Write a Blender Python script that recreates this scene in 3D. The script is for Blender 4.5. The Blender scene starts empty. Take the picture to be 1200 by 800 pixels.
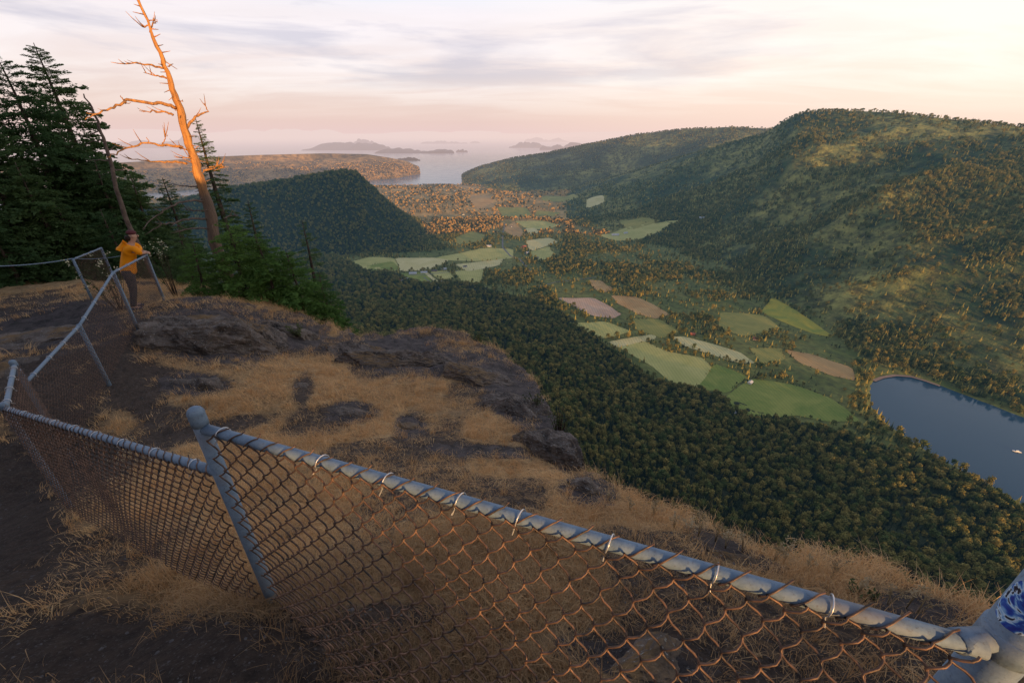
import bpy, math, random
import numpy as np
from mathutils import Vector, Matrix
rng = np.random.default_rng(7)
random.seed(7)
SC = bpy.context.scene
COL = SC.collection
PITCH = math.radians(26.6); F = 489.0
CP, SP = math.cos(PITCH), math.sin(PITCH)
SEA = -598.0; FLOOR = -594.6
SUN_AZ = math.radians(25)      # towards the sun: behind the viewpoint, a little right
SUN_EL = math.radians(4.0)

# ---------------------------------------------------------------- sight lines measured on site (photo pixels at 1200x800)
def ray(x, y):
    u = (x-600)/F; v = (400-y)/F
    return np.array([u, CP+v*SP, -SP+v*CP])
def at_z(x, y, z):
    r = ray(x, y); return r*(z/r[2])
def at_d(x, y, D):                        # horizontal distance D
    r = ray(x, y); return r*(D/math.hypot(r[0], r[1]))
def az_of(x, y):
    r = ray(x, y); return math.degrees(math.atan2(r[0], r[1]))
def project(X, Y, Z):
    f = Y*CP - Z*SP; up = Y*SP + Z*CP
    return 600+F*X/f, 400-F*up/f, f

# ---------------------------------------------------------------- noise
_perm = np.random.default_rng(3).permutation(4096)
_vals = np.random.default_rng(4).random(4096)*2-1
def _h(ix, iy):
    return _vals[_perm[(ix + _perm[iy & 4095]) & 4095]]
def vnoise(x, y):
    x = np.asarray(x, float); y = np.asarray(y, float)
    ix = np.floor(x).astype(int); iy = np.floor(y).astype(int)
    fx = x-ix; fy = y-iy
    fx = fx*fx*fx*(fx*(fx*6-15)+10); fy = fy*fy*fy*(fy*(fy*6-15)+10)
    a = _h(ix, iy); b = _h(ix+1, iy); c = _h(ix, iy+1); d = _h(ix+1, iy+1)
    return (a*(1-fx)+b*fx)*(1-fy) + (c*(1-fx)+d*fx)*fy
def fbm(x, y, o=4, gain=.5):
    s = 0; a = 1; n = 0
    for k in range(o):
        s = s + a*vnoise(x*2**k+17.3*k, y*2**k-9.1*k); n += a; a *= gain
    return s/n
def ridged(x, y, o=4):
    s = 0; a = 1; n = 0
    for k in range(o):
        s = s + a*(1-np.abs(vnoise(x*2**k+31*k, y*2**k+7*k))*2); n += a; a *= .5
    return s/n
def sstep(t):
    t = np.clip(t, 0, 1); return t*t*(3-2*t)
def pip(poly, X, Y):
    ins = np.zeros(np.shape(X), bool); n = len(poly); j = n-1
    for i in range(n):
        xi, yi = poly[i][:2]; xj, yj = poly[j][:2]
        if yi != yj:
            c = ((yi > Y) != (yj > Y)) & (X < (xj-xi)*(Y-yi)/(yj-yi)+xi)
            ins ^= c
        j = i
    return ins
def poly_dist(poly, X, Y):
    d = np.full(np.shape(X), 1e12); n = len(poly)
    for i in range(n):
        x0, y0 = poly[i][:2]; x1, y1 = poly[(i+1) % n][:2]
        dx, dy = x1-x0, y1-y0; L = dx*dx+dy*dy+1e-9
        t = np.clip(((X-x0)*dx+(Y-y0)*dy)/L, 0, 1)
        d = np.minimum(d, (X-x0-t*dx)**2+(Y-y0-t*dy)**2)
    return np.sqrt(d)

# ---------------------------------------------------------------- fence line (world positions)
S = 1.15
def fpost(top, D, H):
    p = at_d(*top, D); return dict(xy=(p[0], p[1]), top=p[2], bot=p[2]-H)
P1 = dict(xy=(-1.085, 1.17), top=-.865, bot=-1.93)
P2 = dict(xy=(-3.5*S, 2.37*S), top=-1.68*S, bot=-2.68*S)
P3 = fpost((15, 425), 5.6*S, 1.14*S)
P4 = fpost((92, 380), 6.9*S, .88*S)
P5 = fpost((132, 318), 8.4*S, 1.0*S)
P6 = fpost((171, 298), 10*S, .90*S)
P0 = dict(xy=(1.13, .34), top=-.62, bot=-2.0)
P7 = fpost((85, 303), 14.0, 1.05)
P8 = fpost((118, 290), 15.6, 1.15)

# ---------------------------------------------------------------- ground height near the lookout: thin plate spline
ctrl = []
def cp(px, py, z): p = at_z(px, py, z); ctrl.append((p[0], p[1], z))
for q in (P1, P2, P3, P4, P5, P6, P7, P8): ctrl.append((q['xy'][0], q['xy'][1], q['bot']+.02))
for a in [(600,800,-1.97),(1100,800,-2.06),(690,550,-3.15),(620,440,-4.6),(520,388,-5.0),(400,400,-4.7),(1150,720,-2.45),
          (900,650,-2.7),(760,600,-2.9),(300,350,-3.9),(130,480,-3.45),(300,470,-3.55),(450,480,-3.8),(400,560,-2.95),
          (550,620,-2.55),(160,363,-3.55),(30,390,-3.7),(-60,360,-4.0),(-60,700,-2.5),(40,760,-2.1),(200,700,-2.25),(560,470,-4.0),(640,520,-3.4)]: cp(*a)
for a in [(0,0,-1.75),(-1,-1,-1.7),(1,-1,-1.8),(-3,0,-2.1),(0,-3,-1.6),(-12,14,-4.6),(-18,16,-5.2),(-26,18,-5.8),(-10,15,-5.4),(-30,32,-12),
          (-18,30,-13),(-14,3,-3.6),(-6,-2,-2.6),(-20,8,-4.4),(-12,-6,-2.4),(-35,6,-5),(3.5,-1,-2.4),(6,-8,-4),(6,3,-4.5),(5,8,-7),(1,14,-8),(-8,20,-9),(-40,20,-7)]: ctrl.append(a)
ctrl = np.array(ctrl)
def _tps_fit(c, lam=.02):
    n = len(c); P = c[:, :2]
    d2 = ((P[:, None]-P[None])**2).sum(-1)
    K = np.where(d2 > 0, .5*d2*np.log(d2+1e-12), 0)+lam*np.eye(n)
    Q = np.hstack([np.ones((n, 1)), P])
    A = np.block([[K, Q], [Q.T, np.zeros((3, 3))]])
    return np.linalg.solve(A, np.concatenate([c[:, 2], np.zeros(3)]))
_w = _tps_fit(ctrl)
def tps(x, y):
    x = np.asarray(x, float); y = np.asarray(y, float)
    s = _w[-3]+_w[-2]*x+_w[-1]*y
    for (cx, cy, _), w in zip(ctrl, _w):
        d2 = (x-cx)**2+(y-cy)**2
        s = s + w*.5*d2*np.log(d2+1e-12)
    return s
RIM_A = np.array([-180,-120,-100,-75,-55,-40,-32,-24,-10,-2,3,8,13.4,24.6,42.7,62,90,120,150,180.])
RIM_R = np.array([60,60,60,42,30,16.5,12.9,11.4,10.7,9.6,7.4,4.6,3.45,2.85,2.85,3.2,4,6,15,60.])
FT_A = np.array([-180,-90,-60,-40,-26,-21.6,-14.4,-7,0,10,21,33,45.5,54,59.6,66,80,105,130,150,180.])
FT_R = np.array([9000,6000,3600,2700,2400,2200,1860,1740,1600,1330,1050,1010,1050,1055,1053,1060,1110,1380,2000,9000,9000.])
PQ = np.array([0,.002,.006,.02,.05,.1,.2,.3,.4,.55,.7,.85,1,1.5])
PV = np.array([0,.012,.03,.075,.17,.31,.50,.63,.735,.85,.92,.968,1,1.0])

def sky_pts(pts, r):   # skyline pixels -> azimuth, distance, height
    out = []
    for (px, py), rr in zip(pts, r):
        p = at_d(px, py, rr); out.append((math.degrees(math.atan2(p[0], p[1])), rr, p[2]))
    return np.array(out)
LA = sky_pts([(610,252),(650,236),(690,221),(740,204),(790,187),(845,171),(895,158),(922,140),(945,131),(1000,130),(1050,132),(1100,138),(1200,150),(1400,190)],
             [4300,4300,4300,4300,4300,4200,4100,3950,3800,3800,3700,3600,3500,3300])
LAf = np.array([(az_of(*p), np.hypot(*at_z(*p, FLOOR)[:2])) for p in [(600,252),(655,262),(700,270),(760,284),(830,304),(900,343),(960,380),(1012,424),(1060,437),(1100,448),(1200,484),(1400,560)]])
LB = sky_pts([(541,212),(546,208),(552,203),(562,197),(600,186),(640,180),(690,169),(750,157),(800,152),(850,149),(905,151),(960,158),(1050,170)],
             [6000,6200,6400,6500,6500,6600,6600,6400,6200,6000,6000,6000,6000])
LC = sky_pts([(-700,210),(-200,200),(60,196),(120,192),(200,188),(250,184),(300,182),(380,180),(430,181),(460,186),(478,190),(490,197),(496,212)],
             [8000,8000,8000,8000,8000,8000,8000,8000,8000,7800,7650,7500,7450])
LD = sky_pts([(-900,330),(-300,290),(60,262),(200,240),(270,221),(330,213),(385,203),(405,201),(418,203),(432,216),(455,238),(482,260),(510,280),(540,293)],
             [3400,3300,3200,3100,3050,3000,3000,2950,2950,2950,2950,2920,2880,2820,2740])
LDf = np.array([(az_of(*p), np.hypot(*at_z(*p, FLOOR)[:2])) for p in [(200,302),(400,300.5),(470,297),(540,289.5)]])
BAYpx = [(1019,452),(1026,443),(1045,439),(1070,441),(1100,451),(1150,470),(1200,489)]
BAY = [at_z(*p, SEA)[:2] for p in BAYpx]
BAY += [(1199+1700, 793-2500), (1199+2500, 793-6000), (908+1500, 533-6000), (908+1400, 533-3000)]
BAY += [at_z(*p, SEA)[:2] for p in [(1200,592),(1150,562),(1100,537),(1060,512),(1035,492),(1021,476)]]
BAY = np.array(BAY)
CR_S = np.array([-400,-60,-20,-8,-6,-4.2,-2.6,-1.2,-.55,-.28,.5,1,2.6,5,12,50,100,324,500,660,800,971,1200])
CR_Z = np.array([90,40,20,9,5,1.6,.55,.12,-.02,-.40,-.9,-1.15,-2.0,-4,-9,-28,-55,-190,-275,-385,-520,-597,-606.])
SHADE_RIDGE_S = np.array([-6000,-300,-60,-20,10,60,120,214,300,379,500,590,660,728,850,971,1100])
SHADE_RIDGE_Z = np.array([220,160,100,92,92,98,125,155,150,112,-10,-95,-240,-430,-560,-602,-620.])  # unseen ridge added behind the viewpoint to throw shade on the left hill
SUNV = np.array([math.sin(SUN_AZ), -math.cos(SUN_AZ)])
def smax(a, b, k):
    return np.where(np.abs(a-b) < k, (a+b)/2+((a-b)**2)/(4*k)+k/4, np.maximum(a, b))
def height(X, Y, layer=False):
    X = np.asarray(X, float); Y = np.asarray(Y, float)
    r = np.hypot(X, Y)+1e-6; th = np.degrees(np.arctan2(X, Y))
    rim = np.interp(th, RIM_A, RIM_R)
    rim = rim*(1+.05*vnoise(th*.21, th*0+3)+.035*vnoise(th*.9, th*0+8))
    foot = np.interp(th, FT_A, FT_R)*(1+.04*vnoise(th*.13, th*0+1.7))
    k = np.minimum(1, rim/r)
    zn = tps(X*k, Y*k)
    bump = .16*fbm(X*.55+5, Y*.55, 3)+.07*fbm(X*2.1, Y*2.1+3, 3)+.02*fbm(X*9, Y*9, 2)
    prot = np.ones_like(r)
    for q in (P1, P2, P4, P5, P6): prot *= 1-.75*np.exp(-((X-q['xy'][0])**2+(Y-q['xy'][1])**2)/.5)
    zn = zn+bump*prot*np.clip(r/1.5, .2, 1)
    q = np.clip((r-rim)/(foot-rim), 0, 1.5)
    p = np.interp(q, PQ, PV)
    amp = np.clip((r-rim)/3, 0, 1)*np.clip(r/60, .08, 1)
    gul = fbm(X*.012+4, Y*.012, 4)*18*np.clip(1.15-q, 0, 1)+ridged(X*.09, Y*.09, 3)*3.0
    zf = zn+(FLOOR-zn)*p+np.where(q > 0, gul*amp*np.where(q < 1, 1, 0), 0)
    s = X*math.cos(SUN_AZ)+Y*math.sin(SUN_AZ); d = -X*math.sin(SUN_AZ)+Y*math.cos(SUN_AZ)
    crest = np.interp(s, CR_S, CR_Z)
    crest = crest + .12*vnoise(s*1.3, s*0)*(np.abs(s) < 6)
    crest = np.maximum(crest, -640+(np.interp(s, SHADE_RIDGE_S, SHADE_RIDGE_Z)+640)*np.exp(-((d+1500)/420)**2))
    w = sstep((-d-1.6)/(5.5+.5*np.abs(s)))*(d < 0)
    h = zf*(1-w)+crest*w
    inval = (q >= 1)
    floor = FLOOR + 0*r
    # rolling ground further down the valley
    roll = sstep((r-2900)/1500)*(45+60*fbm(X*.0011, Y*.0011, 4)) * (1-sstep((r-4900)/900))
    floor = floor+np.maximum(roll, 0)
    floor = floor - sstep((r-5600)/350)*14
    h = np.where(inval & (d >= 0), np.maximum(floor, FLOOR-14), h)
    lay = np.where(r < 60, 0, np.where(q < 1, 1, 2))
    def hill(h, lay, L, footr, backw, id_, nz, na, lo):
        az, rc, zc = L[:, 0], L[:, 1], L[:, 2]
        R = np.interp(th, az, rc); Z = np.interp(th, az, zc)
        lim = (th >= az[0]) & (th <= az[-1])
        Z = np.where((th < az[0]) | (th > az[-1]), SEA-40, Z)
        fr = footr(th) if callable(footr) else footr
        t = (r-fr)/(R-fr)
        up = np.clip(t, 0, 1)
        prof = (.45*up**.8+.55*sstep(up)) if id_ != 4 else (.35*up+.65*up*up*(3-2*up))*(.86+.28*fbm(X*.0016, Y*.0016, 3))
        prof = np.where(t > 1, 1-sstep((r-R)/backw), prof)
        env = np.sin(np.clip(up, 0, 1)*math.pi)*np.where(t > 1, 0, 1)
        base = lo-14*sstep((r-R-backw*.6)/(backw*.4))
        hh = base+(Z-base)*prof+env*(Z-base)*na*(ridged(X*nz, Y*nz, 4)-.35)
        hh = hh-1.5*(t <= 0)
        hh = np.where(lim & (t > 0), hh, -700)
        lay = np.where(hh > h+.5, id_, lay)
        return np.maximum(h, hh), lay
    h, lay = hill(h, lay, LB, lambda t: np.interp(t, [-12,-6,0,30], [5900,5300,4500,4500]), 2500, 3, .0013, .18, np.where(r > 5300, SEA-25, FLOOR))
    h, lay = hill(h, lay, LC, lambda t: np.interp(t, [-40,-22,-15,-12.9,-11.3], [6000,6000,6400,7000,7250]), 2500, 4, .0012, .35, SEA-20)
    h, lay = hill(h, lay, LA, lambda t: np.interp(t, LAf[:, 0], LAf[:, 1]), 2500, 3, .0018, .17, FLOOR)
    h, lay = hill(h, lay, LD, lambda t: np.interp(t, LDf[:, 0], LDf[:, 1]), 650, 5, .003, .16, FLOOR)
    far = (r > 60)
    pd = np.where(far, 0, 1e5)
    m = far & (X > 500) & (r < 9000)
    sd = np.full(r.shape, 1e5)
    if m.any():
        dd = poly_dist(BAY, X[m], Y[m]); ins = pip(BAY, X[m], Y[m])
        sd[m] = np.where(ins, -dd, dd)
    sdn = np.clip(sd+3*vnoise(X*.05, Y*.05), -30, 1e5)
    h = np.minimum(h, SEA+sdn*.35+np.maximum(sdn-25, 0)*8)
    if layer: return h, lay, sd
    return h
def hz(x, y): return float(height(np.array([x]), np.array([y]))[0])

# ---------------------------------------------------------------- mesh and object helpers
def tag(o, label=None, cat=None, group=None, kind=None):
    if label: o['label'] = label
    if cat: o['category'] = cat
    if group: o['group'] = group
    if kind: o['kind'] = kind
    return o
def new_mesh(name, V, Fc, mats=(), smooth=False, mi=None):
    me = bpy.data.meshes.new(name)
    V = np.asarray(V, np.float32)
    if isinstance(Fc, np.ndarray) and Fc.ndim == 2:
        n = Fc.shape[1]; me.vertices.add(len(V)); me.vertices.foreach_set('co', V.ravel())
        me.loops.add(Fc.size); me.loops.foreach_set('vertex_index', Fc.ravel().astype(np.int32))
        me.polygons.add(len(Fc)); me.polygons.foreach_set('loop_start', np.arange(0, Fc.size, n, dtype=np.int32))
        me.update(calc_edges=True)
    else:
        me.from_pydata([tuple(v) for v in V], [], [tuple(f) for f in Fc])
    for m in mats: me.materials.append(m)
    if mi is not None: me.polygons.foreach_set('material_index', np.asarray(mi, np.int32))
    if smooth: me.polygons.foreach_set('use_smooth', np.ones(len(me.polygons), bool))
    me.update()
    return me
def obj(name, me, parent=None, loc=None):
    o = bpy.data.objects.new(name, me); COL.objects.link(o)
    if loc is not None: o.location = loc
    if parent is not None: o.parent = parent
    return o
def empty(name, loc=(0, 0, 0)):
    o = bpy.data.objects.new(name, None); COL.objects.link(o); o.location = loc
    o.empty_display_size = .2
    return o
class MB:
    def __init__(s): s.V = []; s.F = []; s.n = 0
    def add(s, V, Fc):
        V = np.asarray(V, float); s.V.append(V)
        s.F += [tuple(i+s.n for i in f) for f in Fc]; s.n += len(V)
    def box(s, c, d, R=None):
        d = np.array(d)/2
        V = np.array([(x, y, z) for x in (-1, 1) for y in (-1, 1) for z in (-1, 1)])*d
        if R is not None: V = V@np.array(R).T
        s.add(V+np.array(c), [(0,1,3,2),(4,6,7,5),(0,4,5,1),(2,3,7,6),(0,2,6,4),(1,5,7,3)])
    def tube(s, pts, rad, n=8, cap=True):
        pts = np.asarray(pts, float); m = len(pts)
        rad = np.full(m, rad) if np.isscalar(rad) else np.asarray(rad)
        T = np.gradient(pts, axis=0); T /= np.linalg.norm(T, axis=1)[:, None]+1e-12
        a = np.array([0, 0, 1.]) if abs(T[0][2]) < .9 else np.array([1., 0, 0])
        N = np.cross(T[0], a); N /= np.linalg.norm(N); V = []
        for i in range(m):
            N = N-T[i]*N.dot(T[i]); N /= np.linalg.norm(N)+1e-12; B = np.cross(T[i], N)
            for k in range(n):
                t = 2*math.pi*k/n
                V.append(pts[i]+rad[i]*(math.cos(t)*N+math.sin(t)*B))
        Fc = [(i*n+k, i*n+(k+1) % n, (i+1)*n+(k+1) % n, (i+1)*n+k) for i in range(m-1) for k in range(n)]
        if cap: Fc += [tuple(range(n))[::-1], tuple((m-1)*n+k for k in range(n))]
        s.add(V, Fc)
    def lathe(s, prof, c, n=16, axis=None):
        V = []
        for r_, z in prof:
            for k in range(n):
                t = 2*math.pi*k/n; V.append((r_*math.cos(t), r_*math.sin(t), z))
        V = np.array(V)
        if axis is not None:
            q = Vector((0, 0, 1)).rotation_difference(Vector(axis)).to_matrix(); V = V@np.array(q).T
        m = len(prof)
        Fc = [(i*n+k, i*n+(k+1) % n, (i+1)*n+(k+1) % n, (i+1)*n+k) for i in range(m-1) for k in range(n)]
        Fc += [tuple(range(n))[::-1], tuple((m-1)*n+k for k in range(n))]
        s.add(V+np.array(c), Fc)
    def mesh(s, name, mat, smooth=False):
        return new_mesh(name, np.concatenate(s.V), s.F, [mat] if not isinstance(mat, (list, tuple)) else mat, smooth)
    def build(s, name, mat, parent=None, smooth=False):
        return obj(name, s.mesh(name, mat, smooth), parent)

# ---------------------------------------------------------------- materials
class NT:
    def __init__(s, tree): s.t = tree; s.n = tree.nodes; s.l = tree.links
    def node(s, typ, **kw):
        n = s.n.new(typ)
        for k, v in kw.items():
            if k in ('inputs',):
                for a, b in v.items():
                    if isinstance(b, bpy.types.NodeSocket): s.l.new(b, n.inputs[a])
                    else: n.inputs[a].default_value = b
            else: setattr(n, k, v)
        return n
    def noise(s, vec, scale, detail=4, rough=.55, dist=0):
        n = s.node('ShaderNodeTexNoise', inputs={'Scale': scale, 'Detail': detail, 'Roughness': rough, 'Distortion': dist})
        if vec is not None: s.l.new(vec, n.inputs['Vector'])
        return n.outputs['Fac']
    def ramp(s, fac, stops, interp='LINEAR'):
        n = s.node('ShaderNodeValToRGB'); n.color_ramp.interpolation = interp
        e = n.color_ramp.elements
        while len(e) < len(stops): e.new(.5)
        for i, (p, c) in enumerate(stops):
            e[i].position = p
            e[i].color = (c, c, c, 1) if np.isscalar(c) else (*c, 1)
        s.l.new(fac, n.inputs[0]); return n.outputs[0]
    def mix(s, fac, a, b, typ='MIX'):
        n = s.node('ShaderNodeMix', data_type='RGBA', blend_type=typ)
        for i, v in ((0, fac), (6, a), (7, b)):
            if isinstance(v, bpy.types.NodeSocket): s.l.new(v, n.inputs[i])
            else: n.inputs[i].default_value = v if i == 0 else ((v, v, v, 1) if np.isscalar(v) else (*v[:3], 1))
        return n.outputs[2]
    def math(s, op, a, b=None, c=None, clamp=False):
        n = s.node('ShaderNodeMath', operation=op); n.use_clamp = clamp
        for i, v in enumerate((a, b, c)):
            if v is None: continue
            if isinstance(v, bpy.types.NodeSocket): s.l.new(v, n.inputs[i])
            else: n.inputs[i].default_value = v
        return n.outputs[0]
# aerial haze painted as a glow into far surfaces, stronger with distance from the viewpoint
hg = bpy.data.node_groups.new('painted_haze', 'ShaderNodeTree')
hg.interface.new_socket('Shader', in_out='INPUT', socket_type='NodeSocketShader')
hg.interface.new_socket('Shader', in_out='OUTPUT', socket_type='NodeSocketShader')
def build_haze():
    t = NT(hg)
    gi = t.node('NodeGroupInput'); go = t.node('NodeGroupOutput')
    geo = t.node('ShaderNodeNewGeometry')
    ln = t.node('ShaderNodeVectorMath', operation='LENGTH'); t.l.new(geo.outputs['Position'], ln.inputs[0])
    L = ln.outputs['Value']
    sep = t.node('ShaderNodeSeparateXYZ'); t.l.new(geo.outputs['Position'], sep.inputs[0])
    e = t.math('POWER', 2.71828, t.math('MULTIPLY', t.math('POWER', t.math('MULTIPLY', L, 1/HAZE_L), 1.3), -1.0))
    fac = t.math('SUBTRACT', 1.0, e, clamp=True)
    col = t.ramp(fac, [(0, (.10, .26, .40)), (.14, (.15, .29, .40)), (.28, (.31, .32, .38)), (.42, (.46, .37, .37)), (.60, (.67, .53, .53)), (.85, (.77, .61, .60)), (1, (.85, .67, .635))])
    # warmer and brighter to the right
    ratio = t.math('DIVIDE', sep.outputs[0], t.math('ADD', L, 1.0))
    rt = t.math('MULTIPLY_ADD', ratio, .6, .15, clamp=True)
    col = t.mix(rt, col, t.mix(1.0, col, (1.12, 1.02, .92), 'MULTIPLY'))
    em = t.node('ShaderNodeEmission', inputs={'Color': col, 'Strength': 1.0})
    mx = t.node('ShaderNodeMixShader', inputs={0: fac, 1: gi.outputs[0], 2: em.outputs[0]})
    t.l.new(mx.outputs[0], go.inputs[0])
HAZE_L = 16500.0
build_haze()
MATS = {}
def material(name, fn, haze=False):
    m = bpy.data.materials.new(name); m.use_nodes = True
    m.node_tree.nodes.clear(); t = NT(m.node_tree)
    out = t.node('ShaderNodeOutputMaterial')
    bs = t.node('ShaderNodeBsdfPrincipled')
    bs.inputs['Specular IOR Level'].default_value = .25
    sh = fn(t, bs) or bs.outputs[0]
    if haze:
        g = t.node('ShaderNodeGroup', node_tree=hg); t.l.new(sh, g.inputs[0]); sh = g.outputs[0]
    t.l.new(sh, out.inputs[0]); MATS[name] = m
    return m
def setc(t, bs, col, rough=.8, metal=0, bump=None, strength=.4, dist=.02):
    if isinstance(col, bpy.types.NodeSocket): t.l.new(col, bs.inputs['Base Color'])
    else: bs.inputs['Base Color'].default_value = (*col, 1)
    if isinstance(rough, bpy.types.NodeSocket): t.l.new(rough, bs.inputs['Roughness'])
    else: bs.inputs['Roughness'].default_value = rough
    bs.inputs['Metallic'].default_value = metal
    if bump is not None:
        b = t.node('ShaderNodeBump', inputs={'Strength': strength, 'Distance': dist, 'Height': bump})
        t.l.new(b.outputs[0], bs.inputs['Normal'])
def pos(t): return t.node('ShaderNodeNewGeometry').outputs['Position']
def gpos(t): return t.node('ShaderNodeTexCoord').outputs['Object']

def m_clifftop(t, bs):
    p = pos(t)
    at = t.node('ShaderNodeVertexColor', layer_name='mask'); sep = t.node('ShaderNodeSeparateColor'); t.l.new(at.outputs[0], sep.inputs[0])
    grass, rock, dark = sep.outputs[0], sep.outputs[1], sep.outputs[2]
    n1 = t.noise(p, 2.2, 6, .6); n2 = t.noise(p, 14, 5, .65); n3 = t.noise(p, 60, 4, .7); n4 = t.noise(p, 5.5, 5, .6, .6)
    g = t.mix(t.ramp(n1, [(.32, 0.0), (.66, 1.0)]), (.50, .29, .12), (.72, .48, .24))
    g = t.mix(t.ramp(n2, [(.35, 0), (.75, 1)]), g, (.085, .05, .03))
    g = t.mix(t.ramp(n3, [(.4, 0), (.8, .6)]), g, (.42, .30, .17))
    soil = t.mix(t.ramp(n2, [(.3, 0), (.7, 1)]), (.045, .034, .028), (.13, .09, .066))
    soil = t.mix(t.ramp(n3, [(.56, 0), (.66, .8)]), soil, (.20, .18, .17))
    rk = t.mix(t.ramp(n4, [(.35, 0), (.65, 1)]), (.04, .036, .036), (.13, .105, .10))
    rk = t.mix(t.ramp(n3, [(.6, 0), (.68, .8)]), rk, (.34, .33, .32))
    gm = t.math('ADD', grass, t.math('MULTIPLY_ADD', n2, 1.2, -.6))
    c = t.mix(t.ramp(gm, [(.35, 0), (.62, 1)]), soil, g)
    rm = t.math('ADD', rock, t.math('MULTIPLY_ADD', n4, 1.2, -.6))
    c = t.mix(t.ramp(rm, [(.45, 0), (.6, 1)]), c, rk)
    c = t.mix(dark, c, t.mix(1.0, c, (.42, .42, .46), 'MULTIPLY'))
    hgt = t.math('ADD', t.math('MULTIPLY', n2, 1.0), t.math('MULTIPLY', n3, .5))
    setc(t, bs, c, .95, 0, hgt, .9, .05)
M_clifftop = material('dry_grass_and_soil', m_clifftop)

def m_rock(t, bs):
    p = pos(t)
    n = t.noise(p, 4.5, 8, .68, .2); n2 = t.noise(p, 18, 6, .7); n3 = t.noise(p, 45, 3, .6); n0 = t.noise(p, 1.1, 3, .5)
    c = t.mix(t.ramp(n, [(.34, 0), (.66, 1)]), (.045, .038, .035), (.24, .195, .165))
    c = t.mix(t.ramp(n2, [(.42, 0), (.72, .6)]), c, (.15, .11, .085))
    c = t.mix(t.ramp(n3, [(.61, 0), (.68, .8)]), c, (.40, .40, .38))
    geo = t.node('ShaderNodeNewGeometry'); sz = t.node('ShaderNodeSeparateXYZ'); t.l.new(geo.outputs['Normal'], sz.inputs[0])
    top = t.math('MULTIPLY', t.ramp(sz.outputs[2], [(.72, 0), (.95, 1)]), t.ramp(n0, [(.52, 0), (.6, 1)]))
    c = t.mix(top, c, (.21, .13, .062))
    setc(t, bs, c, .9, 0, t.math('ADD', n, t.math('MULTIPLY', n2, .5)), 1.0, .07)
M_rock = material('lichen_rock', m_rock)

def m_slope(t, bs):
    p = pos(t)
    n = t.noise(p, .02, 6, .6); n2 = t.noise(p, .15, 5, .65); n3 = t.noise(p, .0035, 4, .5)
    c = t.mix(t.ramp(n, [(.35, 0), (.65, 1)]), (.018, .026, .014), (.04, .05, .022))
    c = t.mix(t.ramp(n2, [(.45, 0), (.75, .7)]), c, (.055, .058, .03))
    c = t.mix(t.ramp(n3, [(.55, 0), (.7, .5)]), c, (.075, .085, .035))
    setc(t, bs, c, .95, 0, n2, .8, 6)
def m_coast(t, bs):
    p = pos(t)
    n = t.noise(p, .0022, 6, .6); n2 = t.noise(p, .012, 6, .7)
    c = t.mix(t.ramp(n, [(.42, 0), (.6, 1)]), (.26, .17, .07), (.66, .38, .14))  # golden sunlight is put into the land colour here
    c = t.mix(t.ramp(n2, [(.42, 0), (.6, .7)]), c, (.06, .05, .03))
    setc(t, bs, c, .95, 0, n2, .9, 14)
M_coast = material('suntinted_coastal_woodland', m_coast, True)
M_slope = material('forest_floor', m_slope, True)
def m_floor(t, bs):
    p = pos(t)
    n = t.noise(p, .006, 6, .6); n2 = t.noise(p, .05, 5, .65)
    c = t.mix(t.ramp(n, [(.35, 0), (.65, 1)]), (.14, .165, .04), (.27, .26, .075))
    c = t.mix(t.ramp(n2, [(.4, 0), (.7, .8)]), c, (.055, .06, .025))
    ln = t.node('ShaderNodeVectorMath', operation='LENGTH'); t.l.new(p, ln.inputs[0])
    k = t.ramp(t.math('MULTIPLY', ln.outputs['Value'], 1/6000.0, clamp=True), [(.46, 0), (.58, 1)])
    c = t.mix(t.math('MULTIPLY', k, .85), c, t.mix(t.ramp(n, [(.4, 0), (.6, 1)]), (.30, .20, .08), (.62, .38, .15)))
    setc(t, bs, c, .95, 0, n2, .5, 3)
M_floor = material('valley_pasture', m_floor, True)
def m_hills(t, bs):
    p = pos(t)
    n = t.noise(p, .0022, 6, .6); n2 = t.noise(p, .02, 6, .7); n3 = t.noise(p, .05, 4, .7)
    c = t.mix(t.ramp(n, [(.42, 0), (.6, 1)]), (.06, .09, .03), (.40, .36, .10))
    c = t.mix(t.ramp(n2, [(.42, 0), (.6, .8)]), c, (.022, .03, .015))
    c = t.mix(t.ramp(n3, [(.5, 0), (.7, .5)]), c, (.16, .12, .05))
    setc(t, bs, c, .95, 0, n3, .9, 14)
M_hills = material('hill_woodland', m_hills, True)
def m_sea(t, bs):
    p = pos(t)
    n = t.noise(p, .12, 4, .6); n2 = t.noise(p, .0012, 4, .6)
    ln = t.node('ShaderNodeVectorMath', operation='LENGTH'); t.l.new(p, ln.inputs[0])
    k = t.math('MULTIPLY', ln.outputs['Value'], 1/5000.0, clamp=True)
    setc(t, bs, t.mix(n2, (.024, .068, .12), (.036, .090, .15)), t.ramp(t.noise(p, .008, 4, .6, 1.0), [(.4, .10), (.62, .17)]), 0, n, .10, 1.0)
    t.l.new(t.math('MULTIPLY_ADD', k, .45, .04), bs.inputs['Specular IOR Level'])
M_sea = material('sea_water', m_sea, True)
def solid(name, col, rough=.7, metal=0, haze=False, var=.25, scale=8):
    def fn(t, bs):
        n = t.noise(gpos(t), scale, 5, .6)
        setc(t, bs, t.mix(t.ramp(n, [(.3, 0), (.7, 1)]), tuple(c*(1-var) for c in col), tuple(min(1, c*(1+var)) for c in col)), rough, metal, n, .15, .01)
    return material(name, fn, haze)
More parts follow.
